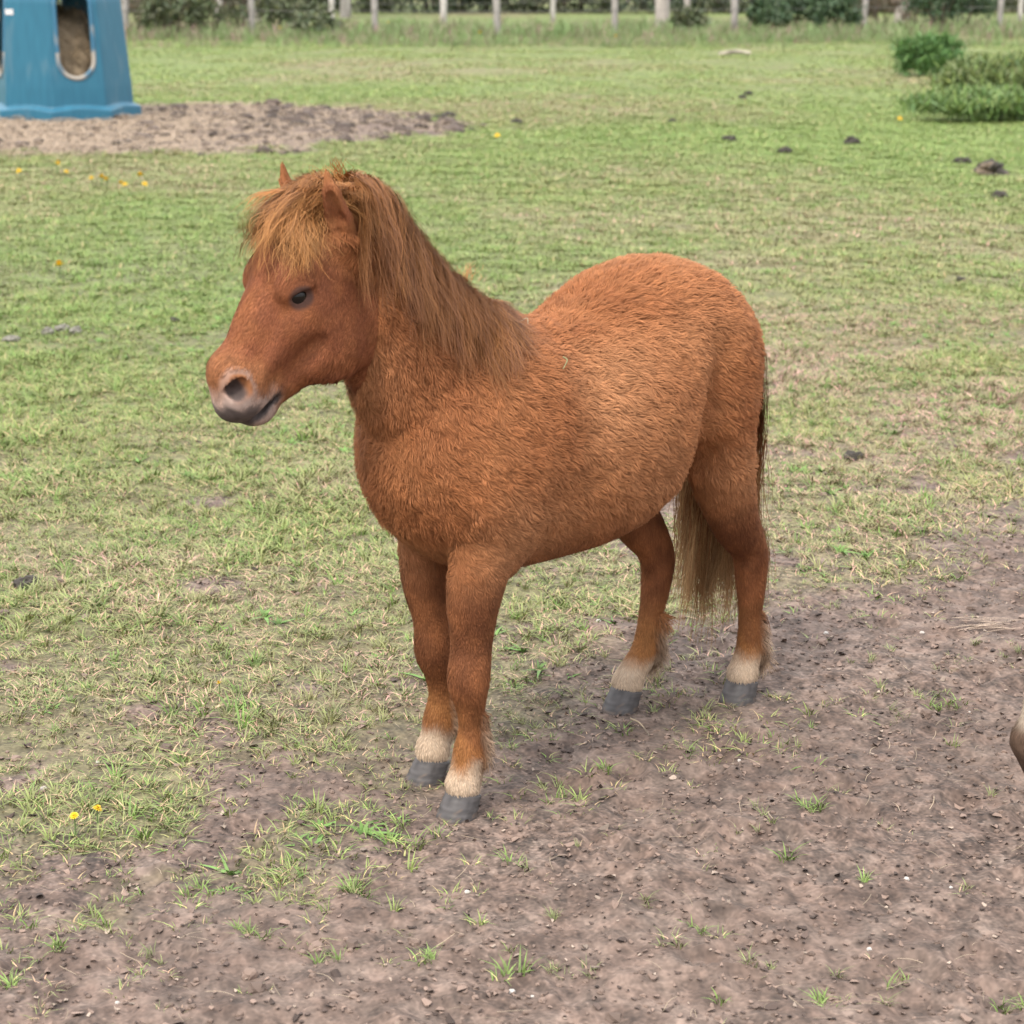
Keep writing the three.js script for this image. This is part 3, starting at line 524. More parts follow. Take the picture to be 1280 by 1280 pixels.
  function lock(G, root0, dir0, len, N, o) { // o: stiff, fall, off, count, spread, tip, col0, col1, w
    const pts = [root0], step = len / N; let d = [...dir0], l = Math.hypot(...d); d = d.map((v) => v / l); const grads = [[0, 1, 0]];
    for (let i = 1; i <= N; i++) {
      const q = pts[i - 1]; d = [d[0] * o.stiff + o.fall[0] + 0.10 * gauss(), d[1] * o.stiff + o.fall[1] + 0.05 * gauss(), d[2] * o.stiff + o.fall[2] + 0.10 * gauss()];
      l = Math.hypot(...d); d = d.map((v) => v / l);
      let p = [q[0] + d[0] * step, q[1] + d[1] * step, q[2] + d[2] * step], g = grad(...p);
      if (g[0] < o.off) { const m = o.off - g[0]; p = [p[0] + g[1] * m, p[1] + g[2] * m, p[2] + g[3] * m]; d = [p[0] - q[0], p[1] - q[1], p[2] - q[2]]; }
      if (p[1] < 0.03) p[1] = 0.03;
      pts.push(p); grads.push([g[1], g[2], g[3]]);
    }
    grads[0] = grads[1];
    const tone0 = rr(0.8, 1.2);
    for (let k = 0; k < o.count; k++) {
      const a = rnd() * 6.283, r = Math.sqrt(rnd()) * o.spread, ox = Math.cos(a) * r, oy = rnd() * 0.6 * o.spread, oz = Math.sin(a) * r, cut = rr(0.7, 1.08), ph = rnd() * 9, stray = rnd() < 0.2 ? 2.6 : 1, tone = tone0 * rr(0.7, 1.3), shift = rnd();
      const P2 = [], W2 = [], w = [], C = [];
      for (let i = 0; i <= N; i++) {
        const u = i / N, at = Math.min(N, i * cut), i0 = Math.floor(at), i1 = Math.min(N, i0 + 1), f = at - i0, g = grads[i0];
        const sc = lerp(1, o.tip * stray, u), wv = 0.0026 * Math.sin(u * 9 + ph) * stray * (0.3 + u);
        const q = [lerp(pts[i0][0], pts[i1][0], f) + ox * sc + g[0] * oy + wv, lerp(pts[i0][1], pts[i1][1], f) + g[1] * oy, lerp(pts[i0][2], pts[i1][2], f) + oz * sc + g[2] * oy + wv];
        P2.push(q); const b = pts[i1], a2 = pts[Math.max(0, i1 - 1)], t = [b[0] - a2[0], b[1] - a2[1], b[2] - a2[2]];
        let s = [t[1] * g[2] - t[2] * g[1], t[2] * g[0] - t[0] * g[2], t[0] * g[1] - t[1] * g[0]]; const l2 = Math.hypot(...s), tl = Math.hypot(...t) || 1, pw = W2[W2.length - 1]; if (pw && l2 < 0.35 * tl) s = pw; else s = s.map((v) => v / (l2 || 1)); if (pw) { if (s[0] * pw[0] + s[1] * pw[1] + s[2] * pw[2] < 0) s = s.map((v) => -v); s = s.map((v, q) => v * 0.5 + pw[q] * 0.5); const sl = Math.hypot(...s) || 1; s = s.map((v) => v / sl); } else if (l2 < 1e-6) s = [0, 0, 1]; W2.push(s);
        w.push(o.w * (1 - 0.7 * u * u)); const cc = mix3(o.col0, o.col1, clamp(Math.pow(u, o.late ?? 1) * 1.1 - 0.15 + (shift - 0.5) * 0.7)); C.push(cc.map((v) => Math.min(0.9, v * tone)));
      }
      G.ribbon(P2, W2, w, C);
    }
  }
  hair({ F, root, lock, rnd, grad });
  return root;
}
const trunk = [[0.345, 0.645, 0.115, 0.105], [0.295, 0.645, 0.180, 0.145], [0.22, 0.632, 0.215, 0.158], [0.10, 0.622, 0.212, 0.178], [-0.04, 0.648, 0.224, 0.200], [-0.14, 0.726, 0.186, 0.188], [-0.23, 0.768, 0.150, 0.166], [-0.300, 0.735, 0.155, 0.142], [-0.335, 0.715, 0.125, 0.110]];
const foreleg = (x, z, s, b = 0) => [[x - 0.07, 0.60, z + s * 0.012, 0.085, 0.055], [x - 0.045, 0.50, z + s * 0.010, 0.066, 0.048], [x - 0.015 + b, 0.40, z + s * 0.005, 0.050, 0.041], [x - 0.004 + b, 0.318, z, 0.037, 0.032], [x + 0.004 + b, 0.252, z, 0.037, 0.034], [x, 0.205, z, 0.026, 0.024], [x - 0.002, 0.16, z, 0.0205, 0.0185], [x, 0.114, z, 0.0295, 0.027], [x + 0.012, 0.080, z, 0.0250, 0.0245], [x + 0.020, 0.052, z, 0.031, 0.031]];
const hindleg = (x, z, s, f) => [[x + 0.160 + f, 0.635, z + s * 0.028, 0.090, 0.066], [x + 0.108 + f, 0.50, z + s * 0.02, 0.068, 0.054], [x + 0.062 + f * 0.5, 0.40, z + s * 0.008, 0.053, 0.042], [x + 0.014, 0.335, z, 0.039, 0.032], [x, 0.290, z, 0.036, 0.030], [x - 0.002, 0.235, z, 0.029, 0.026], [x - 0.003, 0.17, z, 0.0235, 0.021], [x - 0.006, 0.108, z, 0.028, 0.025], [x + 0.006, 0.078, z, 0.0255, 0.025], [x + 0.018, 0.050, z, 0.031, 0.031]];
const muscles = [];
for (const s of [-1, 1]) muscles.push(
  [-0.280, 0.740, s * 0.096, 0.102, 0.138, 0.080, null, 0.05], [-0.288, 0.685, s * 0.062, 0.080, 0.130, 0.068, null, 0.05], [0.265, 0.665, s * 0.095, 0.095, 0.165, 0.068, [1, 0.5, 0], 0.06],
  [0.322, 0.610, s * 0.058, 0.078, 0.100, 0.072, null, 0.05], [0.285, 0.50, s * 0.085, 0.06, 0.08, 0.05, null, 0.04]);
muscles.push([-0.19, 0.838, 0, 0.165, 0.092, 0.125, null, 0.05], [0.19, 0.815, 0, 0.12, 0.045, 0.045, null, 0.05]);
const hollows = []; for (const s of [-1, 1]) hollows.push([-0.190, 0.665, s * 0.222, 0.032, 0.16, 0.065, [1, 0.22, 0], 0.045], [0.17, 0.50, s * 0.225, 0.035, 0.13, 0.05, [1, 0.3, 0], 0.05]);
hollows.push([-0.205, 0.545, -0.165, 0.048, 0.055, 0.085, null, 0.04]);
const A0 = 44.6 * Math.PI / 180;
const chestnut = { coat: [0.325, 0.136, 0.056], coat2: [0.265, 0.100, 0.040], coat3: [0.400, 0.198, 0.096], head: [0.215, 0.076, 0.036], leg: [0.098, 0.031, 0.013], gold: [0.290, 0.130, 0.042], pale: [0.47, 0.365, 0.27], tan: [0.29, 0.125, 0.055], mealy: [0.39, 0.305, 0.27], skin: [0.040, 0.034, 0.035] };
const ponyPose = {
  origin: [0.115, 0, -3.661], turn: Math.PI + A0, trunk, muscles, hollows,
  neck: [[0.265, 0.69, 0, 0.172, 0.122], [0.368, 0.79, 0, 0.145, 0.098], [0.450, 0.900, 0, 0.110, 0.080], [0.515, 1.005, 0.003, 0.085, 0.066], [0.550, 1.05, 0.006, 0.070, 0.060]],
  poll: [0.588, 1.121, 0], yaw: 10.6 * Math.PI / 180, nod: 0,
  legs: [foreleg(0.350, -0.085, -1).map((q, i) => [q[0] + ([0.015, 0.02, 0.01][i] ?? 0), ...q.slice(1)]), foreleg(0.281, 0.072, 1).map((q, i) => [q[0] + ([0.035, 0.050, 0.038, 0.018, 0.006][i] ?? 0), ...q.slice(1)]), hindleg(-0.302, 0.062, 1, -0.02).map((q, i) => [q[0] + [0, 0, -0.008, -0.016, -0.018, -0.010, 0.006, 0.022, 0.042, 0.052][i], ...q.slice(1)]), hindleg(-0.458, -0.072, -1, 0.015)],
  toes: [[0.99, -0.1], [0.99, 0.12], [1, 0.0], [0.98, -0.2]], hoofShift: [0, 0, 0.004, 0],
  lo: [-0.62, 0.02, -0.29], hi: [0.90, 1.24, 0.31],
};
function crestRoots(F, grad, crest, n, jitter, cb) {
  for (let i = 0; i < n; i++) {
    const u = (i + rnd()) / n * (crest.length - 1), k = Math.min(crest.length - 2, Math.floor(u)), f = u - k;
    let p = [lerp(crest[k][0], crest[k + 1][0], f), lerp(crest[k][1], crest[k + 1][1], f), crest[k][2] + gauss() * jitter];
    for (let s = 0; s < 3; s++) { const g = grad(...p); p = [p[0] - g[1] * g[0], p[1] - g[2] * g[0], p[2] - g[3] * g[0]]; }
    cb(p, u / (crest.length - 1));
  }
}
const chestnutHair = ({ F, root, lock, grad }) => {
  const maneMat = furry({ vertexColors: true, roughness: 0.6 });
  const brown = [0.175, 0.066, 0.027], dark = [0.062, 0.028, 0.018], gold = [0.315, 0.135, 0.040], pink = [0.190, 0.082, 0.042];
  const crest = [[0.545, 1.13, 0], [0.49, 1.085, 0], [0.42, 1.01, 0], [0.34, 0.945, 0], [0.29, 0.912, 0], [0.25, 0.893, 0], [0.215, 0.88, 0]];
  let G = new Geo();
  crestRoots(F, grad, crest, 230, 0.012, (p, u) => {
    const low = sstep(u, 0.6, 0.8), len = lerp(0.25, 0.185, low) * rr(0.5, 1.12) * (u > 0.9 ? 0.8 : 1);
    lock(G, p, [0.10 + 0.25 * gauss(), 0.6, -0.8], len, 14, { stiff: 0.72, fall: [0.03 + 0.05 * gauss(), -0.38, -0.10 + 0.03 * gauss()], off: 0.008 + rnd() * 0.014, count: 44, spread: 0.012, tip: 0.85, w: 0.0010, col0: mix3(gold, brown, 0.35), col1: mix3(mix3(pink, gold, rnd() * rnd()), dark, low * rr(0.2, 1)) });
  });
  crestRoots(F, grad, crest.slice(0, 6), 46, 0.012, (p, u) => lock(G, p, [-0.2, 0.8, 0.6], 0.15 * rr(0.7, 1.1), 11, { stiff: 0.8, fall: [-0.05, -0.33, 0.08], off: 0.01, count: 26, spread: 0.010, tip: 0.5, w: 0.0016, col0: mix3(gold, brown, 0.3), col1: brown }));
  crestRoots(F, grad, [[0.345, 0.95, 0.01], [0.30, 0.915, 0.01], [0.245, 0.885, 0.01]], 26, 0.010, (p, u) => lock(G, p, [-0.15 + 0.35 * gauss(), 1, 0.15 + 0.25 * gauss()], rr(0.06, 0.115), 9, { stiff: 1, fall: [-0.06, -0.05, 0.03], off: 0.012, count: 28, spread: 0.009, tip: 1.1, w: 0.0012, col0: gold, col1: [0.36, 0.187, 0.073] }));
  mesh('mane', G.build(), maneMat, root);
  G = new Geo();
  for (let i = 0; i < 190; i++) {
    const s = rr(-0.7, 1), r0 = F.H(rr(-0.03, 0.04), rr(-0.03, 0.0), s * 0.036); let p = r0; for (let k = 0; k < 3; k++) { const g = grad(...p); p = [p[0] - g[1] * g[0], p[1] - g[2] * g[0], p[2] - g[3] * g[0]]; }
    const d = F.rot(0.65 + 0.25 * gauss(), 1.0, s * 0.6 + 0.15 * gauss()), fl = F.rot(0.035, -0.30, s * 0.06);
    lock(G, p, d, rr(0.10, 0.19), 13, { stiff: 0.80, fall: fl, off: 0.005 + rnd() * 0.028, count: 44, spread: 0.014, tip: 1.1, w: 0.0009, col0: mix3(brown, gold, 0.5), col1: mix3(gold, [0.36, 0.18, 0.066], rnd()) });
  }
  for (let i = 0; i < 22; i++) { // short fuzz standing at the poll
    let p = F.H(rr(-0.05, 0.02), 0.0, rr(-0.04, 0.04)); for (let k = 0; k < 3; k++) { const g = grad(...p); p = [p[0] - g[1] * g[0], p[1] - g[2] * g[0], p[2] - g[3] * g[0]]; }
    lock(G, p, F.rot(0.5 * gauss(), 1, 0.6 * gauss()), rr(0.03, 0.06), 7, { stiff: 1, fall: [0, -0.1, 0], off: 0.006, count: 24, spread: 0.012, tip: 1.2, w: 0.0012, col0: gold, col1: [0.36, 0.18, 0.066] });
  }
  mesh('forelock', G.build(), maneMat, root);
  G = new Geo();
  for (let i = 0; i < 84; i++) {
    const a = rnd() * 6.28, p = [-0.365 + 0.012 * Math.cos(a), 0.745 + 0.05 * rnd(), 0.008 + 0.016 * Math.sin(a)];
    lock(G, p, [-0.6, -0.4, 0.1 * gauss()], rr(0.50, 0.68), 18, { stiff: 0.66, fall: [0.012, -0.46, 0.010 + 0.012 * gauss()], off: 0.008 + rnd() * 0.008, count: 58, spread: 0.011, tip: 1.0, w: 0.0014, late: 2.0, col0: [0.185, 0.066, 0.025], col1: [0.42, 0.265, 0.125] });
  }
  mesh('tail', G.build(), maneMat, root);
};
tag(makePony('pony', ponyPose, chestnut, FAST ? 0.006 : 0.004, FAST ? 90000 : 330000, chestnutHair, 777), 'shaggy chestnut pony with golden forelock and cream pasterns standing on bare mud', 'pony');
const chestnutField = lastField;
{ // cream pony grazing beside it, only its muzzle inside the photograph
  const cream = { coat: [0.46, 0.38, 0.29], coat2: [0.40, 0.32, 0.235], coat3: [0.50, 0.42, 0.33], head: [0.46, 0.385, 0.31], leg: [0.38, 0.30, 0.22], gold: [0.42, 0.34, 0.25], pale: [0.48, 0.41, 0.33], tan: [0.085, 0.052, 0.036], mealy: [0.07, 0.045, 0.034], skin: [0.03, 0.022, 0.020], tanFrom: 0.262 };
  const aim = onGround(1276, 942, 0.12), a = 12 * Math.PI / 180, fx = -Math.cos(a), fz = Math.sin(a), reach = 0.842;
  const pose = {
    origin: [aim[0] - fx * reach, 0, aim[2] - fz * reach], turn: Math.PI + a, trunk, muscles, hollows,
    neck: [[0.27, 0.68, 0, 0.175, 0.122], [0.42, 0.615, 0, 0.130, 0.098], [0.55, 0.530, 0, 0.105, 0.078], [0.66, 0.445, 0, 0.085, 0.066], [0.70, 0.405, 0, 0.070, 0.060]],
    poll: [0.745, 0.455, 0], yaw: 0, nod: -0.34,
    legs: [foreleg(0.40, -0.085, -1, -0.01), foreleg(0.25, 0.075, 1), hindleg(-0.40, 0.07, 1, 0), hindleg(-0.33, -0.075, -1, -0.01)], toes: [[1, 0], [1, 0], [1, 0], [1, 0]], hoofShift: [0, 0, 0, 0],
    lo: [-0.62, 0.02, -0.29], hi: [1.06, 1.05, 0.31],
  };
  const hair = ({ F, root, lock, grad }) => {
    const mat = furry({ vertexColors: true, roughness: 0.6 }), c0 = [0.40, 0.32, 0.23], c1 = [0.55, 0.47, 0.36]; let G = new Geo();
    crestRoots(F, grad, [[0.70, 0.50, 0], [0.58, 0.64, 0], [0.45, 0.75, 0], [0.33, 0.83, 0], [0.2, 0.875, 0]], 90, 0.012, (p) => lock(G, p, [0.2, 0.6, -0.7], rr(0.14, 0.2), 9, { stiff: 0.75, fall: [0.02, -0.4, -0.08], off: 0.012, count: 16, spread: 0.012, tip: 0.5, w: 0.0024, col0: c0, col1: c1 }));
    mesh('mane', G.build(), mat, root); G = new Geo();
    for (let i = 0; i < 26; i++) lock(G, [-0.365, 0.745 + 0.05 * rnd(), 0.016 * gauss()], [-0.6, -0.4, 0.1 * gauss()], rr(0.5, 0.66), 14, { stiff: 0.66, fall: [0.012, -0.46, 0.01 * gauss()], off: 0.012, count: 22, spread: 0.014, tip: 1.2, w: 0.0024, col0: c0, col1: c1 });
    mesh('tail', G.build(), mat, root);
  };
  tag(makePony('pony', pose, cream, 0.008, 60000, hair, 4242), 'cream pony with dark brown muzzle grazing, its nose lowered to the bare earth', 'pony');
}
// ───────────────────────── hay feeder ─────────────────────────
{
  seed = 31;
  const turn = Math.atan2(-FX, -FZ) , g = group('hay_feeder', FX, 0, FZ); g.rotation.y = turn;                   // z of its own towards the camera
  const prof = [[0, 0.655], [0.3, 0.64], [1.06, 0.575], [1.24, 0.535], [1.38, 0.455], [1.48, 0.34], [1.55, 0.19], [1.575, 0.0]];
  const rad = (y) => { for (let i = 0; i < prof.length - 1; i++) if (y <= prof[i + 1][0]) return lerp(prof[i][1], prof[i + 1][1], (y - prof[i][0]) / (prof[i + 1][0] - prof[i][0])); return 0; };
  const A0f = -10 * Math.PI / 180, seg = Math.PI / 4;
  const surf = (th, y, inset = 0) => {
    let f = (th - A0f) / seg; f -= Math.floor(f); const q = Math.abs(f - 0.5) * 2, poly = Math.cos(seg / 2) / Math.cos((f - 0.5) * seg), round = lerp(poly, 0.985 - 0.03 * (1 - q * q), sstep(q, 0.8, 1.0) * 0.5);
    const lip = 0.125 + 0.022 * Math.cos(Math.PI * (f - 0.5)), fl = 0.068 * (1 - sstep(y, lip - 0.03, lip)) * (0.55 + 0.45 * q);
    const R = rad(y) * lerp(round, 1, sstep(y, 1.2, 1.5)) + fl - inset; return [Math.sin(th) * R, y, Math.cos(th) * R];
  };
  const slotC = [0, 1, 2, 3].map((k) => A0f + seg / 2 + k * Math.PI / 2), SW = 0.165, S0 = 0.385, S1 = 1.20;
  const inSlot = (th, y) => slotC.some((c) => { let d = th - c; d -= Math.round(d / (2 * Math.PI)) * 2 * Math.PI; if (Math.abs(d) > 0.8) return false; const a = Math.sin(d) * rad(y) * 0.96, yy = clamp(y, S0 + SW, S1 - SW); return a * a + (y - yy) ** 2 < SW * SW; });
  const ys = []; for (let y = 0; y < 0.2; y += 0.01) ys.push(y); for (let y = 0.2; y < 1.25; y += 0.015) ys.push(y); for (let i = 0; i <= 20; i++) ys.push(1.25 + 0.325 * Math.sin(i / 20 * Math.PI / 2));
  const nT = 288, G = new Geo();
  const blue = (th, y) => { const a = n3(Math.sin(th) * 3, y * 3, Math.cos(th) * 3), b = n3(Math.sin(th) * 16, y * 5, Math.cos(th) * 16), d = sstep(a + 0.5 * b, 0.25, 0.7); return mix3([0.016 * (1 + 0.25 * b), 0.118 * (1 + 0.15 * b), 0.190 * (1 + 0.12 * b)], [0.10, 0.16, 0.20], d * 0.28); };
  for (const inner of [0, 1]) {
    const at = G.p.length / 3;
    for (const y of ys) for (let t = 0; t < nT; t++) { const th = t / nT * 2 * Math.PI - Math.PI, p = surf(th, y, inner ? 0.014 : 0); G.vert(p[0], p[1] - (inner && y > 1.3 ? 0.014 : 0), p[2], 0, 1, 0, blue(th, y)); }
    for (let j = 0; j < ys.length - 1; j++) for (let t = 0; t < nT; t++) {
      const th = (t + 0.5) / nT * 2 * Math.PI - Math.PI, y = (ys[j] + ys[j + 1]) / 2; if (inSlot(th, y)) continue;
      const a = at + j * nT + t, b = at + j * nT + (t + 1) % nT, c = a + nT, d = b + nT; inner ? (G.tri(a, c, b), G.tri(b, c, d)) : (G.tri(a, b, c), G.tri(b, d, c));
    }
  }
  const sg = G.build(); sg.computeVertexNormals();
  mesh('shell', sg, std({ vertexColors: true, roughness: 0.42 }), g);
  for (const c of slotC) { // rounded rim of each feeding slot
    const pts = [], n = 64; for (let i = 0; i < n; i++) { const a = i / n * 2 * Math.PI, u = Math.cos(a) * SW, v = (Math.sin(a) > 0 ? S1 - SW : S0 + SW) + Math.sin(a) * SW, th = c + Math.asin(clamp(u / (rad(v) * 0.96), -0.9, 0.9)), p = surf(th, v, 0.006); pts.push(V(...p)); }
    const tg = new THREE.TubeGeometry(new THREE.CatmullRomCurve3(pts, true), 160, 0.021, 8, true);
    mesh('slot_rim', colored(tg, (x, y, z) => mix3([0.03, 0.13, 0.22], [0.34, 0.31, 0.27], sstep(n3(x * 7, y * 5, z * 7) + (y < 0.62 ? 0.3 : -0.12), -0.1, 0.3))), std({ vertexColors: true, roughness: 0.6 }), g);
  }
  const lp = surf(A0f - seg + 0.015, 0.985), label = mesh('label', new THREE.BoxGeometry(0.085, 0.05, 0.004), std({ color: rgb(0.62, 0.6, 0.62), roughness: 0.5 }), g); const lth = A0f - seg / 2 - 0.33, q = surf(lth, 0.975); label.position.set(q[0] + Math.sin(A0f - seg / 2) * 0.004, q[1], q[2] + Math.cos(A0f - seg / 2) * 0.004); label.rotation.y = A0f - seg / 2;
  tag(g, 'blue plastic bell shaped hay feeder with a tall rounded slot, on trodden hay', 'hay feeder');
  // the hay it holds
  const H = new Geo(), mound = [];
  const core = new THREE.SphereGeometry(1, 40, 30), cp = core.attributes.position;
  for (let i = 0; i < cp.count; i++) { const x = cp.getX(i), y = cp.getY(i), z = cp.getZ(i), k = 1 + 0.18 * n3(x * 3, y * 3, z * 3) + 0.08 * n3(x * 9, y * 9, z * 9); cp.setXYZ(i, x * 0.47 * k, Math.max(-0.02, 0.42 + y * 0.52 * k), z * 0.47 * k); }
  core.computeVertexNormals(); colored(core, (x, y, z) => { const t = 1 + 0.5 * n3(x * 12, y * 12, z * 12); return [0.20 * t, 0.15 * t, 0.095 * t]; }); core.deleteAttribute('uv');
  for (let i = 0; i < 5200; i++) {
    const k = (rnd() * cp.count) | 0, x = cp.getX(k) + gauss() * 0.03, y = Math.max(0.02, cp.getY(k) + gauss() * 0.03), z = cp.getZ(k) + gauss() * 0.03, a = rnd() * 6.28, e = gauss() * 0.5 - 0.3, L = rr(0.06, 0.18), t = rr(0.5, 1.3), pale = rnd() < 0.4 ? 1.3 : 0.9, c = [0.29 * t * pale, 0.22 * t * pale, 0.13 * t * pale];
    const d = [Math.cos(a) * L, e * L, Math.sin(a) * L], s = [-Math.sin(a), 0, Math.cos(a)], pts = [0, 0.5, 1].map((u) => [x + d[0] * (u - 0.5) * 0.7, y + d[1] * (u - 0.5) + 0.01 * Math.sin(u * 3), z + d[2] * (u - 0.5) * 0.7]);
    H.ribbon(pts, [s, s, s], [0.006, 0.006, 0.004], [c, c, c]);
  }
  const hay = mesh('hay_pile', mergeGeometries([core, H.build()]), std({ vertexColors: true, roughness: 0.9 })); hay.position.set(FX, 0.03, FZ); hay.rotation.y = turn;
  tag(hay, 'heap of brown hay seen through the slot of the blue feeder', 'hay');
}

// ───────────────────────── plants ─────────────────────────
function leafCloud(n, rx, ry, rz, leaf, col, opt = {}) { // many small leaf faces through an uneven crown volume
  const G = new Geo(), clumps = []; const nc = opt.clumps ?? 26;
  for (let i = 0; i < nc; i++) { const a = rnd() * 6.28, e = Math.asin(rr(opt.low ?? -0.5, 1)), r = rr(0.45, 1); clumps.push([Math.cos(a) * Math.cos(e) * r * rx, Math.sin(e) * r * ry, Math.sin(a) * Math.cos(e) * r * rz, rr(0.25, 0.5)]); }
  for (let i = 0; i < n; i++) {
    const c = clumps[(rnd() * nc) | 0], s = c[3], x = c[0] + gauss() * s * rx * 0.55, y = c[1] + gauss() * s * ry * 0.55, z = c[2] + gauss() * s * rz * 0.55, t = rr(0.6, 1.4), L = leaf * rr(0.6, 1.4), cc = [col[0] * t * rr(0.85, 1.2), col[1] * t, col[2] * t * rr(0.7, 1.2)];
    const d = [gauss(), opt.up ? Math.abs(gauss()) + opt.up : gauss() - 0.2, gauss()], l = Math.hypot(...d), b = d.map((v) => v / l), h = [gauss(), gauss(), gauss()], w = [b[1] * h[2] - b[2] * h[1], b[2] * h[0] - b[0] * h[2], b[0] * h[1] - b[1] * h[0]], wl = Math.hypot(...w) || 1;
    const sd = w.map((v) => v / wl), pts = [0, 0.5, 1].map((u) => [x + b[0] * L * u, y + b[1] * L * u - 0.12 * L * u * u, z + b[2] * L * u]);
    G.ribbon(pts, [sd, sd, sd], [L * 0.1, L * (opt.thin ?? 0.5), 0], [cc, cc, cc]);
  }
  return G.build();
}
const leafMat = std({ vertexColors: true, roughness: 0.65 }), barkMat = std({ vertexColors: true, roughness: 0.9 });
function limb(pts, r0, r1, seg = 10, tone = [0.1, 0.08, 0.06], knots = 0.12) {
  const g = new THREE.TubeGeometry(new THREE.CatmullRomCurve3(pts), 20, 1, seg, false), p = g.attributes.position, cu = new THREE.CatmullRomCurve3(pts), per = seg + 1;
  for (let i = 0; i < p.count; i++) { const u = Math.floor(i / per) / 20, c = cu.getPointAt(u), k = lerp(r0, r1, u) * (1 + knots * n3(p.getX(i) * 2.3, p.getY(i) * 1.6, p.getZ(i) * 2.3)); p.setXYZ(i, c.x + (p.getX(i) - c.x) * k, c.y + (p.getY(i) - c.y) * k, c.z + (p.getZ(i) - c.z) * k); }
  g.computeVertexNormals(); g.deleteAttribute('uv');
  return colored(g, (x, y, z) => { const a = n3(x * 9, y * 2.2, z * 9), b = n3(x * 30, y * 12, z * 30), t = 1 + 0.3 * a + 0.3 * b, dark = sstep(n3(x * 5 + 9, y * 7, z * 5) + 0.3 * b, 0.28, 0.45); return mix3(tone.map((v) => v * t), [0.06, 0.05, 0.045], dark * 0.7); });
}
function shrub(name, x, z, w, h, d, n, leaf, col, label, grp, opt = {}) {
  const g = group(name, x, 0, z), f = leafCloud(n, w / 2, h * 0.5, d / 2, leaf, col, opt), p = f.attributes.position; let lo = 0;
  for (let i = 0; i < p.count; i++) { const y = p.getY(i) + h * 0.5; p.setY(i, y < 0 ? -y * 0.25 : y); }
  mesh('foliage', f, leafMat, g);
  const stems = []; for (let k = 0; k < 6; k++) { const a = k + rnd(), r = rr(0.2, 0.38); stems.push(limb([V(Math.cos(a) * 0.05 * w, -0.02, Math.sin(a) * 0.05 * d), V(Math.cos(a) * r * 0.5 * w, h * 0.35, Math.sin(a) * r * 0.5 * d), V(Math.cos(a) * r * w, h * 0.75, Math.sin(a) * r * d)], 0.012 * h + 0.006, 0.004, 6, opt.stem ?? [0.09, 0.065, 0.045])); }
  mesh('stem', mergeGeometries(stems), barkMat, g);
  return tag(g, label, 'shrub', grp);
}
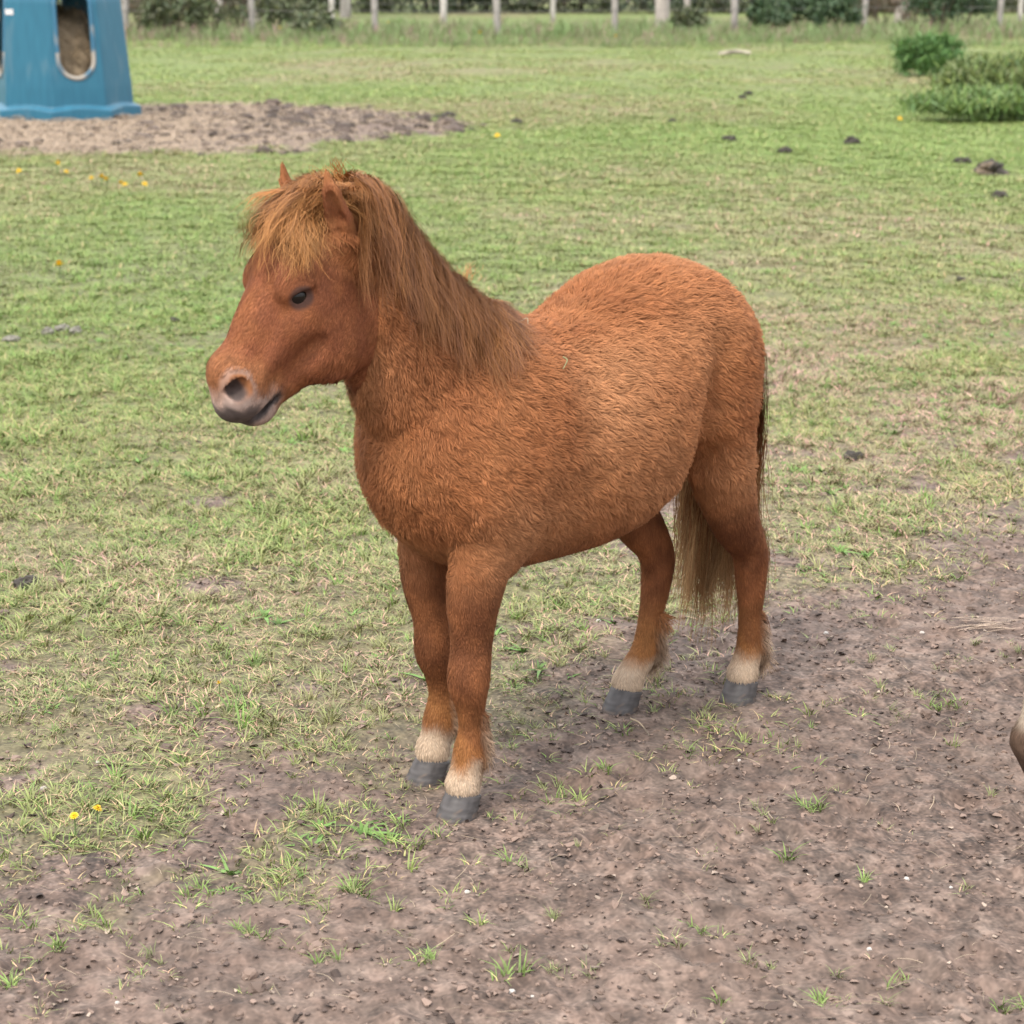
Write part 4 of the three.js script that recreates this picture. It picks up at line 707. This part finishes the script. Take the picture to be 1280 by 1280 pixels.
{
  seed = 555;
  // bushes on the lawn at the right
  const B = (px, py) => onGround(px, py); let q = B(1163, 97);
  shrub('bush', q[0], q[2] - 0.35, 0.90, 0.47, 0.75, 5200, 0.10, [0.085, 0.180, 0.050], 'dark green rounded bush standing apart from the bigger bushes', null, { thin: 0.16, clumps: 44, low: -0.95, up: 0.6 });
  q = B(1255, 128); shrub('bush', q[0], q[2] - 0.3, 1.35, 0.46, 0.9, 6500, 0.10, [0.150, 0.205, 0.072], 'olive green bush behind a lower bush on the lawn', null, { thin: 0.16, clumps: 64, low: -0.95, up: 0.6 });
  q = B(1240, 156); shrub('bush', q[0], q[2] - 0.3, 1.42, 0.31, 0.7, 6500, 0.09, [0.140, 0.220, 0.070], 'low spreading bush with bright shoots in front of the olive bush', null, { thin: 0.16, clumps: 70, low: -0.95, up: 0.7 });
  // scrub along the fence
  for (const [px, py, w, h, c, note] of [[178, 42, 1.1, 1.0, 0, 'brown twiggy scrub bush right behind the blue feeder'], [215, 46, 1.2, 0.9, 1, 'grey green scrub bush next to the brown bush behind the feeder'], [265, 44, 1.4, 1.0, 1, 'wide grey green scrub bush between two brown twiggy bushes'], [300, 40, 1.2, 1.1, 0, 'tall brown twiggy bush by two close thin trunks'], [352, 42, 1.5, 0.8, 1, 'broadest grey green scrub bush by the fence, above the pony ears'], [395, 46, 1.0, 0.45, 1, 'low grey green scrub bush at the end of the scrub by the feeder'], [990, 38, 0.9, 0.8, 2, 'dark green round bush in front of a pale tree trunk by the fence'], [962, 42, 0.8, 0.6, 2, 'small dark green bush beside the round bush by the fence'], [1045, 42, 1.1, 0.7, 2, 'dark green bush just beside a bare grey fence post'], [1172, 40, 1.2, 1.2, 2, 'tallest dark green bush by the fence behind the lawn bushes'], [1205, 36, 1.3, 1.0, 2, 'wide dark green bush joined to the tallest bush by the fence'], [860, 42, 0.7, 0.5, 1, 'small lone grey green bush by a thick pale trunk'], [1100, 36, 1.2, 0.9, 0, 'brown twiggy bush beside the thickest pale trunk'], [1138, 34, 1.2, 1.0, 0, 'brown twiggy bush between the thickest trunk and the tallest dark bush']]) {
    const g = B(px, py), col = [[0.120, 0.095, 0.066], [0.080, 0.100, 0.048], [0.042, 0.080, 0.034]][c];
    shrub('fence_shrub', g[0], g[2], w, h, w * 0.8, 1500, 0.10, col, note, 'scrub along the far fence', { thin: c ? 0.42 : 0.2, stem: [0.13, 0.09, 0.075] });
  }
  // hedge at the far side of the next field
  for (let i = 0; i < 34; i++) { const x = -16.5 + i * 1.0 + rr(-0.3, 0.3), z = -55 + rr(-1.5, 1.5), h = rr(2.2, 3.6); shrub('hedge_shrub', x, z, rr(2, 2.6), h, 1.8, 900, 0.20, rnd() < 0.3 ? [0.055, 0.060, 0.032] : [0.032, 0.052, 0.022], 'dark tall shrub in the hedge beyond the next field', 'hedge beyond the next field', { low: -1 }); }
  for (let i = 0; i < 19; i++) { const x = -16 + i * 1.8 + rr(-0.4, 0.4); shrub('low_hedge_shrub', x, -52.5 + rr(-0.5, 0.5), rr(2.2, 3), rr(0.7, 1.1), 1.4, 900, 0.15, rnd() < 0.4 ? [0.060, 0.075, 0.036] : [0.034, 0.054, 0.024], 'low dark shrub at the foot of the far hedge', 'low shrubs at the foot of the far hedge', { low: -1 }); }
  // pale stemmed trees between and behind the fences
  for (const [px, py, r, lean, note] of [[308, 26, 0.085, 0.1, 'pale thin tree of a close pair beside brown twiggy scrub'], [322, 28, 0.075, -0.1, 'thinner pale tree of the close pair, nearer the grey green scrub'], [338, 18, 0.06, 0.2, 'very thin leaning tree behind the close pair of trees'], [432, 22, 0.115, 0.15, 'pale tree standing alone above the pony forelock, behind the weeds'], [828, 34, 0.14, -0.15, 'thick pale tree trunk with a small lone bush beside it'], [857, 36, 0.06, 0.3, 'thin leaning tree right by the small lone bush'], [980, 14, 0.11, 0.1, 'pale tree rising behind the round dark bush'], [1127, 28, 0.15, -0.1, 'thickest pale tree trunk among the brown twiggy bushes'], [187, 20, 0.07, 0.1, 'thin pale tree directly behind the blue feeder'], [785, 4, 0.07, 0.1, 'far thin tree close to the hedge beyond the next field']]) {
    const g = B(px, py), t = group('tree', g[0], 0, g[2]), h = rr(6, 8), lx = lean * 1.6, tone = [0.38, 0.34, 0.315];
    const tp = [V(0, -0.1, 0), V(lx * 0.1, 1.2, 0.03), V(lx * 0.4, h * 0.45, 0.1), V(lx, h, 0)], parts = [limb(tp, r * 1.15, r * 0.25, 12, tone, 0.25)];
    for (let k = 0; k < 7; k++) { const u = rr(0.4, 0.9), y = h * u, a = rnd() * 6.28, L = rr(0.8, 1.7); parts.push(limb([V(lx * u * u, y, 0.08), V(lx * u * u + Math.cos(a) * L * 0.5, y + L * 0.35, Math.sin(a) * L * 0.5), V(lx * u * u + Math.cos(a) * L, y + L * 0.8, Math.sin(a) * L)], r * 0.3, 0.008, 6, tone)); }
    mesh('trunk', mergeGeometries(parts), barkMat, t);
    const cr = mesh('crown', leafCloud(1500, 1.5, h * 0.33, 1.5, 0.13, [0.075, 0.11, 0.035]), leafMat, t); cr.position.set(lx * 0.8, h * 0.75, 0);
    tag(t, note, 'tree', 'pale trees behind the fence');
  }
  // tall weeds below the fences
  const weed = [tuft(14, 0.34, 0.14, 0.6, 0.012, 0.12, 3), tuft(10, 0.42, 0.10, 0.5, 0.010, 0.55, 3)], wl = [[], []], fl = [];
  for (let i = 0; i < 6500; i++) {
    const r = rr(0, 1), z = -lerp(33.5, 43, r * r * 0.6 + r * 0.4) + 0.05, x = rr(-0.30, 0.30) * -z, k = fbm(x * 0.5, z * 0.9, 3, 51); if (k + rr(-0.5, 0.5) < lerp(0.15, -0.35, sstep(-z, 33.5, 37))) continue;
    const t = rr(0.7, 1.25), v = rnd() < 0.3 + 0.3 * clamp(-x / 8) ? 1 : 0, s = rr(0.4, 0.9) * lerp(0.5, 1, sstep(-z, 33.5, 37)); wl[v].push({ m: put(x, 0, z, s, s), c: v ? [0.170 * t, 0.165 * t, 0.092 * t] : [0.130 * t, 0.205 * t, 0.066 * t] });
  }
  wl.forEach((l, i) => tag(instanced('tall_weeds', weed[i], grassMat, l), ['tall green weeds growing below the far fence', 'dry brown weed stalks below the far fence'][i], 'weeds', null, 'stuff'));
}

// ───────────────────────── fences ─────────────────────────
function fence(posts, tone, label, dark) {
  const P = posts.map(([px, py]) => onGround(px, py)), o = P[0], g = group('wire_fence', o[0], 0, o[2]); let prev = null;
  P.forEach((p, i) => {
    const h = rr(1.25, 1.4), r = rr(0.055, 0.072), lx = gauss() * 0.03;
    const geo = limb([V(0, -0.1, 0), V(lx * 0.3, h * 0.35, 0.01), V(lx * 0.7, h * 0.7, 0), V(lx, h, 0)], r, r * 0.93, 12, tone, 0.3), top = new THREE.ConeGeometry(r * 0.95, 0.05, 12); top.translate(lx, h + 0.024, 0); top.deleteAttribute('uv'); colored(top, () => tone);
    const m = mesh('post', mergeGeometries([geo, top]), barkMat, g); m.position.set(p[0] - o[0], 0, p[2] - o[2]);
    if (prev) for (const y of [0.45, 0.8, 1.15]) {
      const a = V(prev[0] - o[0], y, prev[2] - o[2] + 0.075), b = V(p[0] - o[0], y, p[2] - o[2] + 0.075), mid = a.clone().lerp(b, 0.5); mid.y -= 0.02;
      mesh('wire', new THREE.TubeGeometry(new THREE.QuadraticBezierCurve3(a, mid, b), 6, 0.004, 5, false), wireMat, g);
    }
    prev = p;
  });
  tag(g, label, 'fence');
}
const wireMat = std({ color: rgb(0.22, 0.21, 0.2), roughness: 0.5, metalness: 0.5 });
seed = 808;
fence([[-10, 44], [158, 44], [315, 44], [469, 44], [622, 46], [768, 43], [918, 42], [1080, 38], [1249, 38], [1420, 38]], [0.31, 0.285, 0.27], 'nearer wire fence on weathered grey posts at the edge of the lawn');
fence([[-20, 30], [130, 30], [275, 30], [415, 30], [555, 33], [691, 27], [830, 27], [975, 26], [1124, 26], [1275, 26]], [0.50, 0.465, 0.44], 'farther wire fence on whitish posts in front of the next field');

// ───────────────────────── small things on the lawn ─────────────────────────
{
  seed = 606;
  const clods = [[645, 155, 0.09], [840, 152, 0.07], [911, 177, 0.10], [1065, 181, 0.11], [1204, 203, 0.11], [1250, 247, 0.09], [561, 147, 0.12], [545, 148, 0.08], [935, 119, 0.09], [928, 124, 0.07], [982, 192, 0.09], [218, 403, 0.035], [1238, 218, 0.20], [60, 418, 0.05], [78, 415, 0.055], [95, 418, 0.045], [15, 426, 0.05], [1066, 578, 0.045], [35, 737, 0.05], [1200, 352, 0.04]];
  const clodNote = { 4: 'dark clod of earth right behind the biggest clod', 5: 'dark clod of earth just in front of the biggest clod', 6: 'larger dark clod at the outer tip of the trodden hay patch', 7: 'smaller dark clod at the tip of the trodden hay patch', 11: 'small dark clod in the grass in front of the pony nose', 17: 'dark clod in the dry grass behind the pony tail', 18: 'flat dark clod in the grass near the edge of the mud', 19: 'lone dark clod on the dry lawn behind the pony rump' };
  clods.forEach(([px, py, s], i) => {
    const g = onGround(px, py), geo = new THREE.IcosahedronGeometry(1, 4), p = geo.attributes.position, sd = i * 3.7, grey = px < 100 && py < 500;
    for (let k = 0; k < p.count; k++) { const x = p.getX(k), y = p.getY(k), z = p.getZ(k), q = 1 + 0.4 * n3(x * 1.5 + sd, y * 1.5, z * 1.5) + 0.3 * n3(x * 3.5, y * 3.5 + sd, z * 3.5) + 0.12 * n3(x * 9, y * 9, z * 9 + sd); p.setXYZ(k, x * q * 0.62 * s, Math.max(-0.1 * s, y * q * 0.42 * s), z * q * 0.55 * s); }
    geo.computeVertexNormals(); geo.deleteAttribute('uv');
    colored(geo, (x, y, z) => { const t = 1 + 0.5 * n3(x / s * 5 + sd, y / s * 5, z / s * 5); return grey ? [0.16 * t, 0.15 * t, 0.125 * t] : i === 12 && n3(x / s * 1.5, 3, z / s * 1.5) > 0.22 ? [0.105 * t, 0.078 * t, 0.052 * t] : [0.040 * t, 0.034 * t, 0.028 * t]; });
    const m = mesh(grey ? 'dung_lump' : 'earth_clod', geo, std({ vertexColors: true, roughness: 0.95 })); m.position.set(g[0], groundY(g[0], g[2]) + 0.08 * s, g[2]); m.rotation.y = rnd() * 6;
    grey ? tag(m, 'weathered grey dung lump in the short grass before the pony', 'dung', 'grey dung lumps in the grass') : i === 12 ? tag(m, 'biggest dark clod of dug earth on the lawn below the bushes', 'earth clod') : tag(m, clodNote[i] ?? 'small dark clod of earth lying on the open lawn behind the pony', 'earth clod', 'dark earth clods scattered on the lawn');
  });
  // yellow dandelions
  const petal = new Geo(); { const c = [0.72, 0.50, 0.012], c2 = [0.66, 0.40, 0.01]; for (let r = 0; r < 3; r++) for (let k = 0; k < 14; k++) { const a = k / 14 * 6.283 + r * 0.2, R = 0.018 - r * 0.005, s = [-Math.sin(a), 0, Math.cos(a)]; petal.ribbon([[0, 0.004 * r, 0], [Math.cos(a) * R * 0.6, 0.006 + 0.004 * r, Math.sin(a) * R * 0.6], [Math.cos(a) * R, 0.004 + 0.006 * r, Math.sin(a) * R]], [s, s, s], [0.003, 0.006, 0.003], r > 1 ? [c2, c2, c2] : [c, c, c]); } }
  const petalG = petal.build(), fm = std({ vertexColors: true, roughness: 0.7 }), stemG = new THREE.CylinderGeometry(0.0022, 0.0026, 1, 6), stemM = std({ color: rgb(0.10, 0.15, 0.05) });
  for (const [px, py, k] of [[72, 217, 1.2], [25, 224, 0.9], [115, 233, 0.9], [127, 234, 1.1], [134, 236, 1.0], [152, 239, 0.9], [157, 242, 0.9], [176, 232, 1.1], [181, 241, 0.9], [76, 352, 1.2], [622, 181, 1.1], [1124, 159, 1.1], [95, 1050, 0.55], [123, 1043, 0.6], [275, 873, 0.45], [83, 224, 0.8], [350, 43, 2], [600, 48, 1.6], [400, 40, 2.2], [486, 36, 2], [770, 52, 1.6]]) {
    const g = onGround(px, py), h = 0.05 * k + 0.01, o = group('dandelion', g[0], groundY(g[0], g[2]), g[2]); o.scale.setScalar(1);
    const f = mesh('flower_head', petalG, fm, o); f.position.y = h; f.scale.setScalar(k * (py > 800 ? 0.9 : 1.45)); f.rotation.set(rr(0.2, 0.6), rnd() * 6, rr(-0.2, 0.2), 'YXZ');
    const st = mesh('stem', stemG, stemM, o); st.scale.set(k, h, k); st.position.y = h / 2;
    tag(o, py > 800 ? 'small yellow flower low in the grass at the edge of the mud' : py < 60 ? 'yellow flower among the weeds below the far fence' : px < 200 && py < 300 ? 'yellow dandelion in the cluster on the lawn in front of the blue feeder' : px === 76 ? 'single yellow dandelion on the lawn before the pony face' : px === 622 ? 'single yellow dandelion on the lawn between feeder and bushes' : 'single yellow dandelion beside the low spreading bush', 'flower', py > 800 ? 'yellow flowers beside the mud' : py < 60 ? 'yellow flowers below the fence' : 'yellow dandelions on the lawn');
  }
  { const g = onGround(918, 69), m = mesh('branch', limb([V(-0.24, 0.015, 0), V(-0.08, 0.045, 0.03), V(0.1, 0.05, 0), V(0.24, 0.03, -0.02)], 0.03, 0.022, 8, [0.42, 0.37, 0.30], 0.3), barkMat); m.position.set(g[0], 0, g[2]); tag(m, 'pale bleached piece of branch lying on the far lawn', 'branch'); }
  { const a = onGround(788, 905), b = onGround(812, 927), m = mesh('straw_stalk', limb([V(0, 0.012, 0), V((b[0] - a[0]) * 0.5, 0.02, (b[2] - a[2]) * 0.5), V(b[0] - a[0], 0.012, b[2] - a[2])], 0.0018, 0.0014, 6, [0.36, 0.28, 0.19]), barkMat); m.position.set(a[0], groundY(a[0], a[2]), a[2]); tag(m, 'straight dry straw stalk on the mud by the hind hoof', 'straw'); }
  // bits of hay caught in the pony's coat: found by following the photo's ray down to its side
  const onPony = (px, py) => { const a = (px - 640) / FOCAL, b = (py - 640) / FOCAL, d = V(a, -SP - b * CP, -CP + b * SP).normalize(), p = V(0, EYE, 0).addScaledVector(d, 2.2), o = ponyPose.origin, c = Math.cos(ponyPose.turn), s = Math.sin(ponyPose.turn); for (let i = 0; i < 80; i++) { const x = p.x - o[0], z = p.z - o[2], f = chestnutField.sdf(x * c - z * s, p.y, x * s + z * c); if (f < 0.014) break; p.addScaledVector(d, f * 0.8); } return p; };
  for (const [px, py, qx, qy, rx, ry, c, l] of [[704, 446, 706, 452, 704, 461, [0.20, 0.20, 0.10], 'pale green wisp of hay caught in the fur on the pony back'], [650, 402, 656, 400, 660, 405, [0.42, 0.36, 0.24], 'pale straw wisp caught below the end of the pony mane']]) {
    const A = onPony(px, py), B = onPony(qx, qy), C = onPony(rx, ry), m = mesh('hay_wisp', limb([V(0, 0, 0), B.clone().sub(A).add(V(0.004, 0.004, 0.006)), C.clone().sub(A)], 0.0015, 0.0009, 6, c), barkMat); m.position.copy(A); tag(m, l, 'hay wisp');
  }
}
renderer.render(scene, camera);
